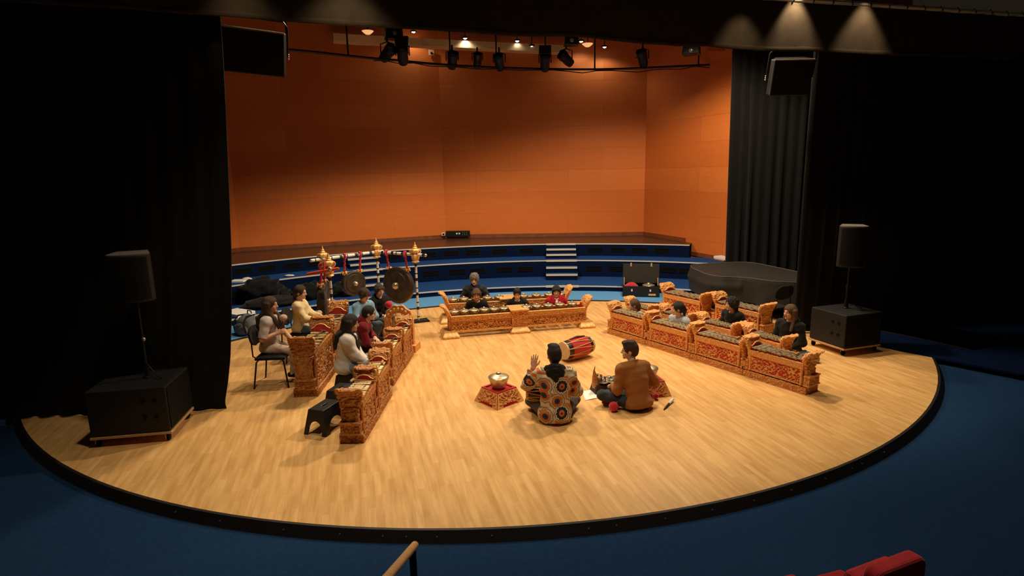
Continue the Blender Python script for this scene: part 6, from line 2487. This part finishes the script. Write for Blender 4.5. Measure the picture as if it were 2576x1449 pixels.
# ------------------------------------------------------------------ who sits where (heading 0 looks away from the seats, 90 to the left)
person('man in a bold floral jacket with a black hood, cross-legged with his left hand raised', 0.50, 6.74, 2, 0.0, 1.05, lean=9,
       head=(14, 4, 0), hands={-1: (-0.235, 0.20, 0.49), 1: (0.10, 0.30, 0.17)}, elbow={-1: (-0.35, 0.1, -1.0), 1: (0.8, -0.2, -0.6)},
       palms={-1: ((0.12, 0.25, 1), (0.3, 1, -0.1)), 1: ((-0.5, 0.8, -0.2), (0, 0, -1))}, curl={-1: 0.12}, top='floral', bottom='grey_trousers',
       hair='quiff', hairm='hair_black', skin='skin_tan', hood='black_cotton', h=0.005, hem=-0.085, baggy=0.022, shoe='black_coat', wr=0.006)
person('man in a rust brown sweater and dark jeans, cross-legged, looking left', 1.58, 7.05, 26, 0.0, 0.98, lean=18, turn=-6,
       head=(52, 2, 0), hands={-1: (-0.16, 0.36, 0.14), 1: (0.22, 0.28, 0.12)}, elbow={-1: (-0.4, -0.5, -0.8), 1: (0.75, -0.35, -0.9)},
       top='rust_knit', bottom='dark_jeans', hair='quiff', hairm='hair_brown', h=0.005, baggy=0.012, shoe='sock_red', collar=0.016, wr=0.0025,
       knees={-1: (-1.0, 0.9, 0.25)}, feet={-1: (0.02, 0.36, -0.02), 1: (-0.16, 0.26, -0.03)})
_, hw, _ = person('girl in a grey tee with long dark hair on a chair, holding a mallet upright', -3.57, 8.33, -86, 0.455, 0.92, lean=4,
       head=(-6, 2, 0), hands={1: (0.13, 0.17, 0.25), -1: (-0.02, 0.36, 0.07)}, elbow={1: (0.5, -0.5, -0.9), -1: (-0.5, -0.6, -0.6)},
       palms={1: ((-0.35, 0.9, 0.25), (-0.9, -0.3, -0.1)), -1: ((0.3, 0.9, -0.3), (0, 0, -1))}, curl={1: 0.95, -1: 0.3}, legs='chair', feet={-1: (-0.09, 0.34, -0.43), 1: (0.09, 0.34, -0.43)},
       top='tee_grey', sleeve=0.5, bottom='pants_beige', hair='long', hairm='hair_brown', skin='skin_tan', h=0.0055, baggy=0.012, slim=0.95)
person('girl in a cream sweater with tied-back hair on the farther black chair', -3.50, 9.42, -88, 0.455, 0.86, lean=2,
       head=(-8, 6, 0), hands={1: (0.10, 0.37, 0.17), -1: (-0.06, 0.39, 0.20)}, elbow={1: (0.5, -0.5, -0.8), -1: (-0.5, -0.5, -0.8)}, legs='chair',
       feet={-1: (-0.09, 0.32, -0.43), 1: (0.09, 0.32, -0.43)}, top='cream_knit', bottom='jeans', hair='tied', hairm='hair_brown', h=0.006, baggy=0.014, slim=0.92)
person('boy in a pale blue sweater looking down, left of the boy in dark hoodie', -2.66, 10.02, -128, 0.315, 0.85, lean=14,
       head=(4, 30, 0), hands={1: (0.05, 0.27, 0.24), -1: (0.0, 0.26, 0.22)}, elbow={1: (0.9, -0.2, -0.3), -1: (-0.9, -0.2, -0.3)}, legs='chair', feet={-1: (-0.1, 0.28, -0.3), 1: (0.1, 0.28, -0.3)},
       top='sky_knit', bottom='jeans', hair='bowl', hairm='hair_brown', h=0.0065, baggy=0.012, slim=0.92)
person('boy in a dark hoodie with a red mallet, between the hanging gongs', -2.46, 10.50, -138, 0.315, 0.80, lean=8,
       head=(0, 8, 0), hands={1: (0.06, 0.33, 0.14), -1: (-0.02, 0.30, 0.12)}, legs='chair', feet={-1: (-0.1, 0.28, -0.3), 1: (0.1, 0.28, -0.3)},
       top='black_cotton', bottom='grey_trousers', hair='bowl', hairm='hair_brown', hood='black_cotton', h=0.0065, baggy=0.014, slim=0.92)
person('boy in a maroon top with glasses, in the left inner row', -2.40, 8.66, -84, 0.315, 0.86, lean=24, turn=0,
       head=(4, 8, 0), hands={1: (0.02, 0.30, 0.13), -1: (-0.02, 0.34, 0.16)}, elbow={1: (0.9, -0.2, -0.5), -1: (-0.9, -0.2, -0.5)}, legs='chair',
       feet={-1: (-0.14, 0.26, -0.29), 1: (0.14, 0.26, -0.29)}, curl={1: 0.3, -1: 0.3},
       top='maroon', bottom='black_cotton', hair='short', hairm='hair_black', hood='maroon', h=0.006, baggy=0.012, glasses=True, slim=0.95)
person('girl in a white sweater with long dark hair on a black stool', -2.33, 7.80, -80, 0.315, 0.90, lean=10,
       head=(-2, 10, 0), hands={1: (0.06, 0.34, 0.04), -1: (-0.02, 0.32, 0.05)}, elbow={1: (0.6, -0.5, -0.6), -1: (-0.6, -0.5, -0.6)}, legs='chair',
       feet={-1: (-0.14, 0.27, -0.29), 1: (0.14, 0.24, -0.29)}, top='white_knit', bottom='jeans_light', hair='long', hairm='hair_black', skin='skin_tan', h=0.0055, baggy=0.022, slim=0.95, hem=-0.09)
stool('black step stool under the boy in maroon', Vector((-2.42, 8.66, 0)), R_(8), 0.38, 0.30, 0.31)
stool('black step stool under the boy in pale blue', Vector((-2.66, 10.02, 0)), R_(-38), 0.36, 0.30, 0.31)
stool('black step stool under the boy in the dark hoodie', Vector((-2.46, 10.50, 0)), R_(-48), 0.36, 0.30, 0.31)
person('adult with curly grey hair in a dark quilted jacket, behind the rear kettle-gong frame', -0.80, 12.46, 181, 0.0, 1.0, lean=10,
       head=(-4, 10, 0), hands={1: (0.16, 0.26, 0.16), -1: (-0.16, 0.26, 0.16)}, legs='kneel', top='navy_puffer', bottom='dark_jeans', hair='curly_grey', hairm='hair_grey', h=0.0065, baggy=0.018, collar=0.05, wr=0.006)
person('child with a brown bowl haircut and black top, between the two kettle-gong frames', -0.70, 11.36, 182, 0.0, 0.84, lean=8,
       head=(0, 10, 0), hands={1: (0.15, 0.10, 0.09), -1: (-0.15, 0.10, 0.09)}, legs='kneel', top='black_cotton', bottom='dark_jeans', hair='bowl', hairm='hair_light', h=0.0065, slim=0.95, baggy=0.01)
person('boy in a black hoodie looking down, in the middle between the kettle-gong frames', 0.10, 11.46, 180, 0.0, 0.83, lean=14,
       head=(0, 14, 0), hands={1: (0.15, 0.10, 0.09), -1: (-0.15, 0.10, 0.09)}, legs='kneel', top='black_cotton', bottom='dark_jeans', hair='quiff', hairm='hair_black', hood='black_cotton', h=0.0065, baggy=0.016)
rj = person('boy in a red jacket over a white shirt, at the right between the kettle-gong frames', 0.885, 11.56, 178, 0.0, 0.82, lean=6,
       head=(0, 5, 0), hands={1: (0.16, 0.10, 0.09), -1: (-0.16, 0.10, 0.09)}, legs='kneel', top='red_jacket', bottom='dark_jeans', hair='bowl', hairm='hair_black', hood='red_jacket', h=0.0065, baggy=0.016)
Nn, Dd, Ff = (Vector(rj[2][k]) for k in (1, 2, 3))
wv_ = MB()
wv_.grid(lambda u, v: Nn + Vector(((u - .5) * .085 * (1 - .85 * v), 0, 0)) + Dd * (.035 - .15 * v) + Ff * (.080 + .052 * math.sin(min(1, v * 1.6) * PI / 2) - .03 * abs(u - .5)), 8, 8)
o = wv_.build('shirt_front', M['paper'], rj[0], smooth=180)
o['label'] = 'white shirt front'
o.modifiers.new('solid', 'SOLIDIFY').thickness = 0.01
person('fair-haired girl looking left, behind the far end of the front right row', 2.37, 10.64, 122, 0.0, 0.72, lean=18,
       head=(-36, 4, 0), hands={1: (0.15, 0.06, 0.08), -1: (-0.15, 0.06, 0.08)}, legs='kneel', top='pale_shirt', bottom='jeans', hair='tied', hairm='hair_light', h=0.0065, slim=0.9)
person('girl in a pale shirt with dark tied-back hair, behind the front right row', 2.90, 9.74, 122, 0.0, 0.88, lean=12,
       head=(-34, 2, 0), hands={1: (0.15, 0.08, 0.08), -1: (-0.15, 0.08, 0.08)}, legs='kneel', top='pale_shirt', bottom='jeans', hair='pony', hairm='hair_black', h=0.006, slim=0.92, baggy=0.01)
person('curly-haired person in a black top looking left, between the right rows', 3.91, 10.02, 120, 0.0, 0.87, lean=10,
       head=(-26, 2, 0), hands={1: (0.15, 0.10, 0.08), -1: (-0.15, 0.10, 0.08)}, legs='kneel', top='black_cotton', bottom='dark_jeans', hair='curly', hairm='hair_black', h=0.006, baggy=0.016)
person('girl with long brown hair in a dark hoodie, beside the right black subwoofer', 4.47, 9.13, 124, 0.0, 0.93, lean=4,
       head=(-14, 2, 0), hands={1: (0.12, 0.22, 0.06), -1: (-0.12, 0.22, 0.08)}, legs='kneel', top='black_cotton', bottom='jeans_light', hair='long_straight', hairm='hair_light', h=0.006, baggy=0.018, hood='black_cotton')
# the upright mallet in the girl's fist
hp = hw[1]
gm = thing('ball_mallet', 'long-handled mallet with a pale round head held upright by the girl in the grey tee', 'mallet', hp)
MB().tube([(-0.01, 0, -0.17), (0.0, 0, 0), (0.03, 0.01, 0.16)], 0.011, 10).build('handle', M['stick_dark'], gm, smooth=60)
MB().sphere((0.036, 0.012, 0.20), 0.058, 18, 12, (1, 1, 0.85)).build('head', pale_felt, gm, smooth=180)
q = GY(978, 766, 10.26)
ball_mallet(q, (-0.6, 0.55, -0.30), 'red round-headed mallet held by the boy in the dark hoodie', 0.065, 0.2)
